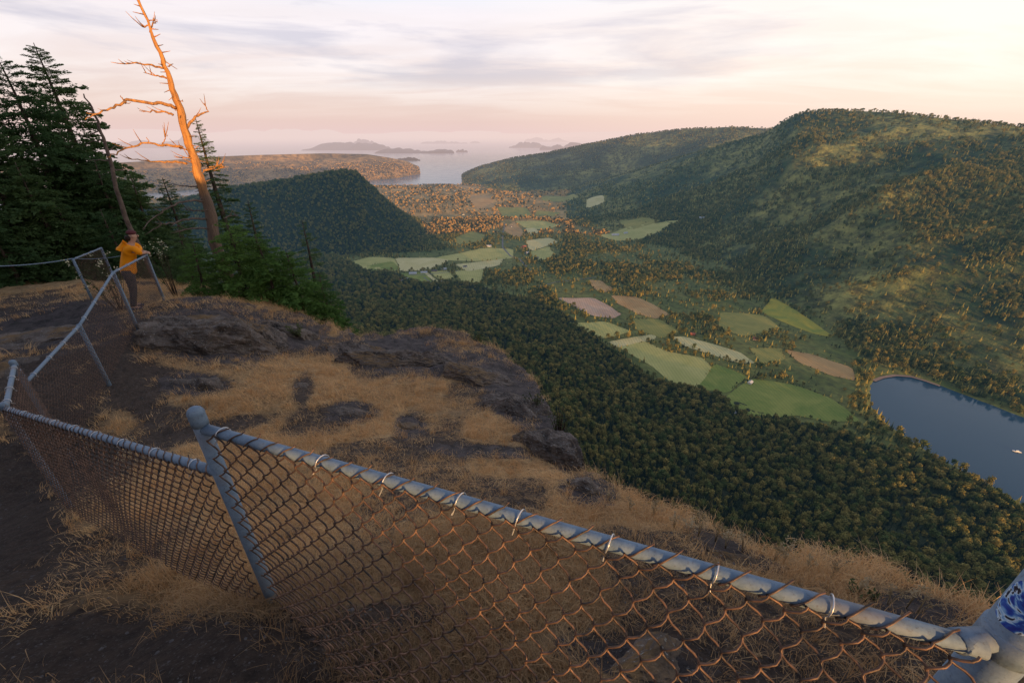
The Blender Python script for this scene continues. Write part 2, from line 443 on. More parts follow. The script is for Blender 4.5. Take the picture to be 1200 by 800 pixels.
def leafmat(name, lo, hi, haze=False, trans=.25, wf=None, near_dark=False):
    def fn(t, bs):
        oi = t.node('ShaderNodeObjectInfo')
        n = t.noise(pos(t), .05 if haze else 1.3, 3, .5)
        r_ = t.math('MULTIPLY_ADD', oi.outputs['Random'], .6, t.math('MULTIPLY', n, .4))
        c = t.mix(t.ramp(r_, [(.2, 0), (.85, 1)]), lo, hi)
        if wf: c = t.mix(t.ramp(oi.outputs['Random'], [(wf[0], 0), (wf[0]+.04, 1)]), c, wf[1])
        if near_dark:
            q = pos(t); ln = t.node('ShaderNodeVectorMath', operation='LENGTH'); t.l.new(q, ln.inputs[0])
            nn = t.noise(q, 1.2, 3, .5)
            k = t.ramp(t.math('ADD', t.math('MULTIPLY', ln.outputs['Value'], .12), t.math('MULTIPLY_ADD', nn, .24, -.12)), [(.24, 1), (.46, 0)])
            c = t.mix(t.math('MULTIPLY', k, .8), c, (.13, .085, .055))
        setc(t, bs, c, .75)
        tr = t.node('ShaderNodeBsdfTranslucent'); t.l.new(c, tr.inputs[0])
        mx = t.node('ShaderNodeMixShader', inputs={0: trans, 1: bs.outputs[0], 2: tr.outputs[0]})
        return mx.outputs[0]
    return material(name, fn, haze)
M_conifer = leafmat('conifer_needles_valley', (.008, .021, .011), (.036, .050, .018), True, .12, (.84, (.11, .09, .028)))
M_conifer_sunny = leafmat('suntinted_needles_hillside', (.035, .058, .022), (.17, .18, .05), True, .25, (.46, (.70, .54, .13)))  # golden sunlight is put into the needle colour of many trees
M_conifer_far = leafmat('suntinted_needles_upper_valley', (.05, .06, .02), (.30, .20, .06), True, .25, (.40, (.80, .48, .14)))  # orange sunlight is put into this woodland colour
M_decid = leafmat('broadleaf_valley', (.09, .12, .028), (.36, .27, .07), True, .2)
M_firA = leafmat('fir_needles', (.065, .125, .045), (.13, .20, .07), False, .4)
M_firB = leafmat('young_fir_needles', (.08, .17, .04), (.15, .26, .06), False, .4)
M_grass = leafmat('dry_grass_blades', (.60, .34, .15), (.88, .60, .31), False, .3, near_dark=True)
M_weed = leafmat('pale_weed', (.30, .22, .12), (.52, .42, .27), False, .3)
M_shrub = leafmat('shrub_leaves', (.05, .075, .025), (.13, .15, .06), False, .3)
M_bark = solid('bark', (.085, .062, .048), .95, var=.5, scale=6)
def m_snag(t, bs):
    p = pos(t)
    n = t.noise(p, 5, 6, .7); w = t.noise(t.node('ShaderNodeVectorMath', operation='MULTIPLY', inputs={0: p, 1: (9, 9, 1.2)}).outputs[0], 1.5, 4, .6)
    c = t.mix(t.ramp(w, [(.35, 0), (.65, 1)]), (.36, .17, .07), (.72, .33, .10))
    c = t.mix(t.ramp(n, [(.55, 0), (.7, .7)]), c, (.14, .09, .06))
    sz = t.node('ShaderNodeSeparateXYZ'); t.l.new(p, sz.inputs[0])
    low_shade = t.ramp(t.math('MULTIPLY_ADD', t.math('ADD', sz.outputs[2], t.math('MULTIPLY', n, .5)), .4, .9), [(.38, 1), (.55, 0)])  # shade below the sun line is painted into the trunk as grey
    c = t.mix(t.math('MULTIPLY', low_shade, .9), c, t.mix(w, (.10, .078, .066), (.20, .15, .125)))
    setc(t, bs, c, .85, 0, w, 1.0, .05)
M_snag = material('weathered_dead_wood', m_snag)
M_snagdark = solid('grey_dead_bark', (.15, .11, .09), .95, var=.4)
# ---------------------------------------------------------------- the ground as one continuous sheet, split along region borders
def blob(px, py, cx, cy, rx, ry, rot=0):
    c, s = math.cos(math.radians(rot)), math.sin(math.radians(rot))
    dx, dy = px-cx, py-cy
    u = (dx*c+dy*s)/rx; v = (-dx*s+dy*c)/ry
    return np.clip(1.4-np.hypot(u, v), 0, 1)
GRASS_OFF = [(60,470,75,75,0),(0,640,90,160,20),(150,775,380,75,3),(60,385,120,38,-8),(130,430,60,60,-40),(240,390,110,42,8),(470,412,80,30,8),(600,455,75,30,50),(650,505,60,30,55),
             (412,483,34,15,0),(480,500,18,22,60),(355,455,14,22,20),(225,450,55,15,0),(690,575,35,20,10),(560,528,80,10,3),(240,505,100,12,-12),(155,450,28,60,-35),(345,395,40,26,0),(850,640,60,14,25),(1080,715,60,18,15),(450,725,80,20,-5),(760,770,120,28,10),(90,550,70,50,30)]
def grass_mask(X, Y, Z):
    px, py, f = project(X, Y, Z)
    g = np.ones_like(px)
    for b in GRASS_OFF: g = np.minimum(g, 1-blob(px, py, *b))
    g = np.where((f > .2), g, .2)
    s = sstep((vnoise(X*1.1+9, Y*1.1)+.55)/.5)
    return g*(.35+.65*s)
def build_ground():
    fr = np.arange(-72, 72.01, .36); bk = np.concatenate([np.arange(75, 285, 3.0)])
    th = np.concatenate([fr, bk]); na = len(th)
    rr = np.concatenate([np.exp(np.arange(math.log(.35), math.log(60), .012)), np.exp(np.arange(math.log(60), math.log(10500), .0105))])
    nr = len(rr)
    A, R = np.meshgrid(np.radians(th), rr)
    X = R*np.sin(A); Y = R*np.cos(A)
    Z, lay, sd = height(X.ravel(), Y.ravel(), True)
    Z = Z.reshape(X.shape); lay = lay.reshape(X.shape)
    far = (R > 60)
    i = np.arange(nr-1)[:, None]*na; j = np.arange(na)[None]; j2 = (j+1) % na
    Q = np.stack([i+j, i+na+j, i+na+j2, i+j2], -1).reshape(-1, 4)
    L = lay[:-1, :].ravel()
    V = np.stack([X, Y, Z], -1).reshape(-1, 3)
    ctr = len(V)
    names = {0: ('clifftop_ground', M_clifftop), 1: ('forested_slope', M_slope), 2: ('valley_floor', M_floor), 3: ('hills', M_hills), 4: ('hills_by_the_sea', M_coast), 5: ('shadowed_hill', M_slope)}
    for k, (nm, mt) in names.items():
        q = Q[L == k]
        if not len(q): continue
        u, inv = np.unique(q.ravel(), return_inverse=True)
        vv = V[u]; ff = inv.reshape(-1, 4)
        ff = ff[:, ::-1]
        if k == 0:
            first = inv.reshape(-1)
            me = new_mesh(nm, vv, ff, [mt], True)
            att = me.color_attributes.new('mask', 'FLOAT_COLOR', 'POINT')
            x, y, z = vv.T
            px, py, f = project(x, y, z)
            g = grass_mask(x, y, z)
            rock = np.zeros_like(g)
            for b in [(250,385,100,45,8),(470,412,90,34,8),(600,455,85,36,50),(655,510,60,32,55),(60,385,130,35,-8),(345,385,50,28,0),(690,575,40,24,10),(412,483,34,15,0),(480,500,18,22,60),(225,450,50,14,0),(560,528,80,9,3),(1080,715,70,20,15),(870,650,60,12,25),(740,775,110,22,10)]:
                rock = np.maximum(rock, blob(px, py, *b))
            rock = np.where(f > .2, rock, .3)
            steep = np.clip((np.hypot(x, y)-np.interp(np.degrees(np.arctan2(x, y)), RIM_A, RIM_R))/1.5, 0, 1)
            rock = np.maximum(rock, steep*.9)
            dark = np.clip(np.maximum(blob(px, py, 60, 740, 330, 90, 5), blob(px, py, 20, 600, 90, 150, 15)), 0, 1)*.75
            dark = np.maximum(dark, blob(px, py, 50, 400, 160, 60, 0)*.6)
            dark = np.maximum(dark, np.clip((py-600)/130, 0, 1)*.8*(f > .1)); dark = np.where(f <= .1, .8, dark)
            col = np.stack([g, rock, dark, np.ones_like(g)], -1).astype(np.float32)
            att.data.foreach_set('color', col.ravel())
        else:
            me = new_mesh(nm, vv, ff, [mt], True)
        tag(obj(nm, me), kind='structure')
    # the bit straight under the camera
    n = na; V0 = np.vstack([V[:n], [[0, 0, float(V[:n, 2].mean())]]])
    me = new_mesh('clifftop_ground', V0, [(n, (k+1) % n, k) for k in range(n)], [M_clifftop], True)
    att = me.color_attributes.new('mask', 'FLOAT_COLOR', 'POINT')
    for d_ in att.data: d_.color = (.4, .2, .5, 1)
    # merge into the clifftop ground
    import bmesh
    bm = bmesh.new(); big = bpy.data.objects['clifftop_ground'].data
    bm.from_mesh(big); bm.from_mesh(me); bmesh.ops.remove_doubles(bm, verts=[v for v in bm.verts if v.co.xy.length < .5], dist=1e-4)
    bm.to_mesh(big); bm.free(); bpy.data.meshes.remove(me)
build_ground()
# the sea
def build_sea():
    V = []; Fc = []
    R = [0, 900, 2500, 6000, 15000, 40000, 110000, 250000]; n = 96
    V = [(0, 0, SEA)]
    for r in R[1:]:
        for k in range(n): V.append((r*math.sin(2*math.pi*k/n), r*math.cos(2*math.pi*k/n), SEA))
    Fc = [(0, 1+(k+1) % n, 1+k) for k in range(n)]
    for i in range(len(R)-2):
        for k in range(n):
            a = 1+i*n+k; b = 1+i*n+(k+1) % n; Fc.append((a, b, b+n, a+n))
    me = bpy.data.meshes.new('sea'); me.from_pydata(V, [], Fc); me.materials.append(M_sea)
    tag(obj('sea', me), kind='structure')
build_sea()
# islands and the far coast: low mounds standing in the sea
def m_island(t, bs):
    n = t.noise(pos(t), .0015, 5, .6)
    setc(t, bs, t.mix(n, (.03, .03, .022), (.10, .075, .05)), .95)
M_island = material('island_woodland', m_island, True)
def island(px0, px1, ytop, ywater, name='island', depth=.16, seed=0):
    a0 = at_z(px0, ywater, SEA); a1 = at_z(px1, ywater, SEA)
    a0 = a0[:2]; a1 = a1[:2]; mid = (a0+a1)/2; D = np.linalg.norm(mid)
    half = np.linalg.norm(a1-a0)/2
    top = ray((px0+px1)/2, ytop); H = D*1.03*top[2]/np.hypot(top[0], top[1])-SEA
    ux = (a1-a0)/np.linalg.norm(a1-a0); uy = np.array([-ux[1], ux[0]])
    if uy@mid < 0: uy = -uy
    dep = max(half*.7, H*2.5); nx, ny = 64, 16
    V = []; Fc = []
    for j in range(ny+1):
        for i in range(nx+1):
            u = i/nx*2-1; v = j/ny*2-1
            w = max(0, 1-u*u)**.45*max(0, 1-v*v)**.7
            e = .45+.75*float(fbm(np.array([u*2.3+seed*7.7]), np.array([v+seed*3.1]), 3))+.35*float(vnoise(np.array([u*9+seed]), np.array([seed*1.]))) *.4
            h = H*w*np.clip(e*1.5, .15, 1.25)
            p = mid+ux*half*u+uy*(dep*(v+1))*(1-u*u)**.5 if abs(u) < 1 else mid+ux*half*u+uy*0
            V.append((p[0], p[1], SEA-2+h))
    for j in range(ny):
        for i in range(nx):
            a = j*(nx+1)+i; Fc.append((a, a+1, a+nx+2, a+nx+1))
    me = new_mesh(name, V, Fc, [M_island], True)
    return tag(obj(name, me), kind='structure')
for i, a in enumerate([(438,532,173.5,180),(352,456,167,176.5),(385,440,163.5,172),(534,548,175,178.5),(492,548,164.5,168.5),(550,563,165.5,168),(614,668,161.5,166.5),(596,640,167.5,173.5),(632,700,168.5,176),(640,684,175,180),(672,700,173,177),
                       (455,492,184,188.5),(176,232,160,174),(120,176,166,174),(545,600,156.5,159.5),(470,545,154.5,159),(660,690,160.5,162.5)]):
    island(*a, seed=i+1)
island(440, 600, 153.6, 158.2, 'far_coast', seed=41); island(230, 395, 151.5, 158.4, 'far_coast', seed=45)
island(620, 900, 154.2, 157.6, 'far_coast', seed=47); island(-100, 200, 152, 158.6, 'far_coast', seed=49)

# ---------------------------------------------------------------- sky, sun, camera
def build_world():
    w = bpy.data.worlds.new('World'); SC.world = w; w.use_nodes = True
    w.node_tree.nodes.clear(); t = NT(w.node_tree)
    out = t.node('ShaderNodeOutputWorld')
    tc = t.node('ShaderNodeTexCoord'); d = tc.outputs['Generated']
    sep = t.node('ShaderNodeSeparateXYZ'); t.l.new(d, sep.inputs[0])
    x, y, z = sep.outputs
    sky = t.node('ShaderNodeTexSky', sky_type='NISHITA'); sky.sun_disc = False
    sky.sun_elevation = SUN_EL; sky.sun_rotation = math.pi-SUN_AZ
    sky.altitude = 600; sky.dust_density = 2.0; sky.ozone_density = 2
    base = t.ramp(z, [(0.0, (.70, .52, .51)), (.02, (.67, .49, .475)), (.06, (.68, .505, .48)), (.10, (.73, .57, .535)), (.19, (.77, .66, .63)), (.23, (.74, .74, .77)), (.29, (.56, .65, .76)), (.42, (.34, .43, .56)), (.60, (.22, .30, .43)), (1.0, (.12, .17, .27))])
    # brighter and yellower towards the right of the view
    warm = t.ramp(z, [(0, (.88, .65, .55)), (.10, (.96, .77, .64)), (.25, (1.0, .90, .78)), (.38, (.66, .68, .70)), (.6, (.28, .34, .43)), (1, (.13, .17, .26))])
    rt = t.math('MULTIPLY_ADD', x, 1.15, .10, clamp=True)
    base = t.mix(rt, base, warm)
    # clouds: long thin layers, seen on a flat deck overhead
    zz = t.math('ADD', t.math('MAXIMUM', z, 0.0), .10)
    cx = t.math('DIVIDE', x, zz); cy = t.math('DIVIDE', y, zz)
    cv = t.node('ShaderNodeCombineXYZ', inputs={0: t.math('MULTIPLY', cx, .42), 1: t.math('MULTIPLY', cy, 1.0), 2: 0.0})
    n1 = t.noise(cv.outputs[0], 1.15, 7, .56, .5)
    cv2 = t.node('ShaderNodeCombineXYZ', inputs={0: t.math('MULTIPLY', x, 2.2), 1: t.math('MULTIPLY', y, 2.2), 2: t.math('MULTIPLY', z, 17)})
    n2 = t.noise(cv2.outputs[0], 1.0, 6, .55, .3)
    fade = t.ramp(z, [(.02, 0), (.09, 1), (.5, 1), (.8, .3)])
    hi = t.math('MULTIPLY', t.ramp(n1, [(.40, 0), (.60, 1)]), fade)
    c = t.mix(t.math('MULTIPLY', hi, .75), base, t.mix(rt, (.83, .72, .70), (.98, .88, .77)))
    lowf = t.ramp(z, [(.07, 0), (.10, 1), (.42, 1), (.6, 0)])
    lo = t.math('MULTIPLY', t.math('MULTIPLY', t.ramp(n2, [(.48, 0), (.60, 1)]), lowf), t.math('SUBTRACT', .85, t.math('MULTIPLY', rt, .65)))
    c = t.mix(t.math('MULTIPLY', lo, .75), c, (.46, .40, .46))
    # the sunset side behind the viewpoint, from the physical sky
    back = t.math('MULTIPLY_ADD', y, .9, .85, clamp=True)
    c = t.mix(back, t.mix(1.0, c, (.52, .50, .52), 'MULTIPLY'), c)
    c2 = t.mix(1.0, c, t.mix(1.0, sky.outputs[0], (.045, .05, .06), 'MULTIPLY'), 'ADD')
    bg = t.node('ShaderNodeBackground', inputs={'Color': c2, 'Strength': WORLD_K})
    t.l.new(bg.outputs[0], out.inputs[0])
WORLD_K = 1.13
build_world()
sl = bpy.data.lights.new('sun', 'SUN'); sl.energy = 5.0; sl.angle = math.radians(.5); sl.color = (1, .57, .22)
so = bpy.data.objects.new('sun', sl); COL.objects.link(so)
sd_ = Vector((SUNV[0]*math.cos(SUN_EL), SUNV[1]*math.cos(SUN_EL), math.sin(SUN_EL)))
so.rotation_euler = sd_.to_track_quat('Z', 'Y').to_euler(); so.location = (0, -30, 60)
cam = bpy.data.cameras.new('camera'); cam.sensor_width = 36; cam.lens = 36*F/1200; cam.clip_start = .05; cam.clip_end = 400000
co = bpy.data.objects.new('camera', cam); COL.objects.link(co); co.rotation_euler = (math.pi/2-PITCH, 0, 0); SC.camera = co
SC.view_settings.view_transform = 'Standard'; SC.view_settings.look = 'None'; SC.view_settings.exposure = 0
SC.cycles.max_bounces = 6; SC.cycles.diffuse_bounces = 2; SC.cycles.transparent_max_bounces = 4

# ---------------------------------------------------------------- chain link fence
def m_galv(t, bs):
    p = pos(t)
    n = t.noise(p, 45, 5, .65); n2 = t.noise(p, 160, 4, .6); n3 = t.noise(p, 4, 3, .5)
    c = t.mix(t.ramp(n, [(.3, 0), (.7, 1)]), (.13, .19, .27), (.22, .29, .37))
    c = t.mix(t.ramp(n2, [(.55, 0), (.72, .6)]), c, (.09, .09, .10))
    c = t.mix(t.ramp(n3, [(.56, 0), (.72, .5)]), c, (.24, .19, .16))
    setc(t, bs, c, t.ramp(n, [(.3, .45), (.7, .7)]), .0, n2, .35, .002)
    bs.inputs['Specular IOR Level'].default_value = .22
M_galv = material('weathered_galvanised_steel', m_galv)
def m_wire(t, bs):
    p = pos(t); n = t.noise(p, 30, 4, .6)
    c = t.mix(t.ramp(n, [(.35, 0), (.7, 1)]), (.035, .027, .025), (.25, .135, .085))
    setc(t, bs, c, .5, .25); bs.inputs['Specular IOR Level'].default_value = .5
M_wire = material('rusty_fence_wire', m_wire)
M_tie = solid('bright_aluminium_tie', (.62, .62, .64), .35, .5, var=.1)
def m_sticker(t, bs):
    n = t.noise(pos(t), 26, 3, .6, 1.5)
    c = t.ramp(n, [(0, (.02, .02, .03)), (.40, (.03, .05, .30)), (.47, (.04, .12, .45)), (.53, (.25, .45, .70)), (.58, (.6, .72, .85)), (.62, (.03, .03, .05))], 'LINEAR')
    setc(t, bs, c, .3)
M_sticker = material('worn_sticker', m_sticker)

fence = empty('chain_link_fence', (P1['xy'][0], P1['xy'][1], P1['bot']))
tag(fence, 'long low galvanised chain link fence zigzagging from the right foreground to the person', 'fence')
def child(mb, name, mat, root, smooth=True):
    o = mb.build(name, mat, root, smooth)
    o.data.transform(Matrix.Translation(-root.location)); return o
def post(root, q, rad, cap, lean=(0, 0)):
    x, y = q['xy']; b = np.array([x, y, q['bot']-.25]); t_ = np.array([x+lean[0], y+lean[1], q['top']])
    mb = MB(); mb.tube([b, (b+t_)/2, t_], rad, 16)
    p = child(mb, 'post', M_galv, root)
    if cap:
        mc = MB(); k = rad*1.07
        mc.lathe([(k, -.045), (k*1.02, -.02), (k, 0), (k*1.03, .004), (k*.97, rad*.45), (k*.8, rad*.85), (k*.5, rad*1.1), (k*.15, rad*1.2)], t_, 20)
        c = child(mc, 'post_cap', M_galv, root); c.parent = p
        c.matrix_parent_inverse = Matrix.Identity(4)
    return p
def rail(root, a, b, rad, sag=0, n=12):
    a, b = np.array(a, float), np.array(b, float)
    pts = [a+(b-a)*t+np.array([0, 0, -sag*4*t*(1-t)]) for t in np.linspace(0, 1, n)]
    mb = MB(); mb.tube(pts, rad, 14); return child(mb, 'top_rail', M_galv, root)
def fabric(root, a, b, ha, hb_, off, wire=.0022, w=.037, dia=.073, sides=5, seg=8, lift=.012, sag=0, bow=.02, lean=None):
    """woven wire between two top points; ha, hb_: heights of the two ends; off: side offset (vector)"""
    a, b = np.array(a, float), np.array(b, float); L = np.linalg.norm((b-a)[:2]); nz = max(2, int(L/w))
    dirv = (b-a); dirv = dirv/np.linalg.norm(dirv[:2]); off = np.array([off[0], off[1], 0.])
    nrm = off/(np.linalg.norm(off)+1e-9)
    ang = np.linspace(0, 2*math.pi, sides, endpoint=False)
    Vs = []; Fs = []; base = 0
    for i in range(nz+1):
        t = i/nz; s0 = L*t; H = ha+(hb_-ha)*t
        nper = H/dia; m = int(nper*seg)+1
        ph = np.arange(m)/seg*2*math.pi + math.pi*(i % 2)
        cz = lift-np.arange(m)/seg*dia
        c = np.cos(ph); sx = (w/2+wire*.5)*np.sign(c)*np.abs(c)**.85
        sp_ = np.sin(ph); dep = (.0035+.001*math.sin(i*1.7))*sp_+np.where(sp_ > 0, .006*sp_**2, 0)
        js = s0+.006*np.sin(cz*5+i*.2)+.004*math.sin(i*.31)
        bowd = bow*np.sin(np.clip(-cz/H, 0, 1)*math.pi)*(math.sin(s0*2.1)+.4*math.sin(s0*5+1))
        P = a[None]+dirv[None]*(js+sx)[:, None]
        P[:, 2] = a[2]+(b[2]-a[2])*np.clip((js+sx)/L, 0, 1)-sag*4*t*(1-t)+cz
        if lean:
            al = lean*t**1.25; al = al*(1+.12*math.sin(s0*3.3)); P[:, 2] += cz*(math.cos(al)-1); bowd = bowd-cz*math.sin(al)*np.clip(-cz/.12, 0, 1)
        P += off[None]+nrm[None]*(dep+bowd)[:, None]
        # top end bends over the rail
        T = np.gradient(P, axis=0); T /= np.linalg.norm(T, axis=1)[:, None]
        N = np.cross(T, nrm); N /= np.linalg.norm(N, axis=1)[:, None]+1e-9; B = np.cross(T, N)
        ring = P[:, None]+wire*(np.cos(ang)[None, :, None]*N[:, None]+np.sin(ang)[None, :, None]*B[:, None])
        Vs.append(ring.reshape(-1, 3))
        k = np.arange(m-1)[:, None]*sides; j = np.arange(sides)[None]; j2 = (j+1) % sides
        Fs.append(np.stack([k+j, k+j2, k+sides+j2, k+sides+j], -1).reshape(-1, 4)+base); base += m*sides
    me = new_mesh('wire_mesh', np.concatenate(Vs), np.concatenate(Fs), [M_wire], True)
    o = obj('wire_mesh', me, root); me.transform(Matrix.Translation(-root.location)); return o
def hook_ends(root, a, b, off, rad, w=.071, wire=.0024, lift=.02, sag=0):
    """the cut ends of the wires, twisted up over the top rail"""
    a, b = np.array(a, float), np.array(b, float); L = np.linalg.norm((b-a)[:2]); nz = int(L/w)
    dirv = (b-a)/L; off = np.array([off[0], off[1], 0.]); nrm = off/np.linalg.norm(off)
    for i in range(nz):
        mb = MB(); s0 = L*(i+.5)/nz; c = a+dirv*s0; R = rad+wire*1.2
        pts = []
        for k in range(9):
            f = k/8; an = math.radians(-25+120*f)
            pts.append(c+nrm*R*math.cos(an)+np.array([0, 0, 1])*R*math.sin(an)+dirv*(-.032+.05*f+.006*math.sin(i*3.1)))
        pts.append(pts[-1]+dirv*.012-nrm*.006+np.array([0, 0, .004+.006*((i*7) % 3)]))
        mb.tube(pts, wire, 5)
        child(mb, 'wire_end', M_wire, root)
def tie(root, c, dirv, rad, wire=.0019, down=.03, nrm=None):
    c = np.array(c); dirv = dirv/np.linalg.norm(dirv); n = np.array([nrm[0], nrm[1], 0.]); n /= np.linalg.norm(n); R = rad+wire*2.4
    pts = [c+n*(R+.012)+np.array([0, 0, -down])-dirv*.012]
    for k in range(15):
        an = math.radians(-40+300*k/14)
        pts.append(c+n*R*math.cos(an)+np.array([0, 0, 1])*R*math.sin(an)+dirv*(-.01+.022*k/14))
    mb = MB(); mb.tube(pts, wire, 6); return child(mb, 'tie_wire', M_tie, root)
def P3d(q, z=None): return np.array([q['xy'][0], q['xy'][1], q['top'] if z is None else z])
RR = .0190
a1 = P3d(P1, -.925); b1 = at_z(1148, 752, -.895)
b1 = np.array([.925, .462, -.905])
d1 = (b1-a1); n1 = np.array([-d1[1], d1[0]]); n1 /= np.linalg.norm(n1); n1 = -n1          # towards the camera
post(fence, P1, .0245, True, (0, 0))
rail(fence, a1, b1, RR, 0)
fabric(fence, a1+d1*.035, a1+d1*.985, 1.0, 1.2, n1*.027, wire=.0028, sides=6, seg=10, lift=.014, dia=.078, lean=math.radians(48))
hook_ends(fence, a1+d1*.03, a1+d1*.98, n1, RR)
for px in (262, 378, 455, 540, 610, 715, 840, 974):
    # world x on the rail
    best = min(np.linspace(0, 1, 400), key=lambda t: abs(project(*(a1+d1*t))[0]-px))
    tie(fence, a1+d1*best, d1, RR, nrm=n1, down=.02+.015*random.random(), wire=.0019)
# the right hand end post with its brace band
endp = np.array([1.155, .50]); q0 = dict(xy=(.99, .478), top=-.55, bot=-2.1)
pp = post(fence, q0, .042, False)
mb = MB(); mb.lathe([(.0425, -.03), (.0455, -.028), (.0455, .028), (.0425, .03)], (q0['xy'][0], q0['xy'][1], -.905), 24)
mb.tube([np.array([q0['xy'][0], q0['xy'][1], -.905])-d1/2*.01, b1-d1*.02], [.022, .0235], 12)
child(mb, 'rail_bracket', M_galv, fence)
mb = MB(); c0 = np.array([q0['xy'][0], q0['xy'][1]]); V = []; 
a_ = math.atan2(-c0[1], -c0[0])
for i in range(13):
    for j in range(9):
        u = i/12*2-1; v = j/8*2-1
        ang = a_-.35+u*.85*math.sqrt(max(.02, 1-.55*v*v)); V.append((c0[0]+(.0428)*math.cos(ang), c0[1]+(.0428)*math.sin(ang), -.795+v*.055*(1-.15*u*u)))
me = new_mesh('sticker', V, [(i*9+j, (i+1)*9+j, (i+1)*9+j+1, i*9+j+1) for i in range(12) for j in range(8)], [M_sticker], True)
so_ = obj('sticker', me, pp); me.transform(Matrix.Translation(-fence.location))
# left section, downhill
a2 = P3d(P1, -1.13); b2 = P3d(P2, P2['top']-.03)
d2 = b2-a2; n2 = np.array([d2[1], -d2[0]]); n2 = n2/np.linalg.norm(n2)
if n2@(-a2[:2]) < 0: n2 = -n2
post(fence, P2, .0255, True)
rail(fence, a2, b2, RR)
fabric(fence, a2+d2*.01, b2-d2*.01, .92, 1.12, n2*.027, wire=.0027, sides=5, seg=8)
hook_ends(fence, a2+d2*.01, b2-d2*.01, n2, RR)
for t in np.linspace(.06, .94, 9): tie(fence, a2+d2*t, d2, RR, nrm=n2)
def run(root, qa, qb, za, zb, H1, H2, mesh=True, rr=RR, ends=True, nt=4, seg=6):
    a = P3d(qa, za); b = P3d(qb, zb); d = b-a; n = np.array([d[1], -d[0]]); n = n/np.linalg.norm(n)
    if n@(-a[:2]) < 0: n = -n
    rail(root, a, b, rr)
    if mesh:
        fabric(root, a+d*.01, b-d*.01, H1, H2, n*.026, wire=.0024, sides=4, seg=seg, lift=.0)
    for t in np.linspace(.12, .9, nt): tie(root, a+d*t, d, rr, nrm=n, wire=.003)
for q in (P3, P4, P5, P6): post(fence, q, .027, q is P3)
# bolted stub rail up to the third post
run(fence, P2, P3, P2['top']-.03, P3['top']-.03, 1.1, 1.05)
attach = at_d(36, 447, 5.6*S)[2]
run(fence, P3, P4, attach, P4['top']-.02, .95, .88)
run(fence, P4, P5, P4['top']-.02, P5['top']-.02, .88, .98)
run(fence, P5, P6, P5['top']-.02, P6['top']-.02, .98, .88)
fence2 = empty('chain_link_fence', (P7['xy'][0], P7['xy'][1], P7['bot']))
tag(fence2, 'short dark mesh fence panel left of the person with a cable running off left', 'fence')
for q in (P7, P8): post(fence2, q, .027, False)
run(fence2, P7, P8, P7['top']-.02, P8['top']-.02, 1.0, 1.0)
pR = at_d(150, 298, 15.0)
q9 = dict(xy=(pR[0], pR[1]), top=pR[2], bot=pR[2]-1.1)
mb = MB(); A_ = P3d(P7); B_ = P3d(q9)
mb.tube([A_+(B_-A_)*t+np.array([0, 0, -.05*4*t*(1-t)]) for t in np.linspace(0, 1, 8)], .006, 6)
child(mb, 'cable', M_galv, fence2)
C_ = at_d(-40, 312, 13.0); 
mb = MB(); mb.tube([A_+(C_-A_)*t+np.array([0, 0, -.06*4*t*(1-t)]) for t in np.linspace(0, 1, 10)], .012, 6)
child(mb, 'cable', M_galv, fence2)
# ---------------------------------------------------------------- low detail trees for the country below
def far_conifer(seed, rad=.15, tiers=11, per=8):
    r_ = random.Random(seed); V = []; Fc = []; mi = []
    def add(vs, fs, m):
        b = len(V); V.extend(vs); Fc.extend([tuple(i+b for i in f) for f in fs]); mi.extend([m]*len(fs))
    tr = []
    for z, w in ((-.06, .016), (.4, .010), (.98, .002)):
        for k in range(4): a = k*math.pi/2; tr.append((w*math.cos(a), w*math.sin(a), z))
    add(tr, [(i*4+k, i*4+(k+1) % 4, i*4+4+(k+1) % 4, i*4+4+k) for i in range(2) for k in range(4)], 1)
    for t in range(tiers):
        f = t/(tiers-1); z = .12+.84*f; R = rad*1.2*(1-f)**1.12+.006
        for k in range(per):
            a = 2*math.pi*(k+r_.random()*.8)/per+t*1.3; R2 = R*r_.uniform(.65, 1.2); w = R2*r_.uniform(.30, .5)
            ca, sa = math.cos(a), math.sin(a); dz = r_.uniform(.02, .06)
            p0 = (0, 0, z+.035); p1 = (R2*.55*ca-w*sa, R2*.55*sa+w*ca, z+.0-dz*.3); p2 = (R2*ca, R2*sa, z-dz); p3 = (R2*.55*ca+w*sa, R2*.55*sa-w*ca, z-dz*.3)
            add([p0, p1, p2, p3], [(0, 1, 2, 3)], 0)
    return new_mesh('conifer', V, Fc, [M_conifer, M_bark], False, mi)
def far_broadleaf(seed):
    r_ = random.Random(seed); V = []; Fc = []; mi = []
    def add(vs, fs, m):
        b = len(V); V.extend(vs); Fc.extend([tuple(i+b for i in f) for f in fs]); mi.extend([m]*len(fs))
    tr = []
    for z, w in ((-.06, .03), (.5, .015)):
        for k in range(4): a = k*math.pi/2; tr.append((w*math.cos(a), w*math.sin(a), z))
    add(tr, [(k, (k+1) % 4, 4+(k+1) % 4, 4+k) for k in range(4)], 1)
    lobes = [(r_.uniform(-.16, .16), r_.uniform(-.16, .16), r_.uniform(.4, .8), r_.uniform(.14, .24)) for _ in range(7)]
    for _ in range(150):
        lx, ly, lz, lr = r_.choice(lobes); v = Vector((r_.gauss(0, 1), r_.gauss(0, 1), r_.gauss(0, 1))).normalized()
        c = Vector((lx, ly, lz))+v*lr*r_.uniform(.75, 1.05); q = (v+Vector((r_.gauss(0, .5), r_.gauss(0, .5), r_.gauss(0, .5)))).to_track_quat('Z', 'Y')
        s = r_.uniform(.035, .07)
        add([c+q@Vector(p)*s for p in ((-1, -.7, 0), (1, -.8, 0), (.8, 1, .3), (-.7, .8, 0))], [(0, 1, 2, 3)], 0)
    return new_mesh('broadleaf_tree', V, Fc, [M_decid, M_bark], False, mi)
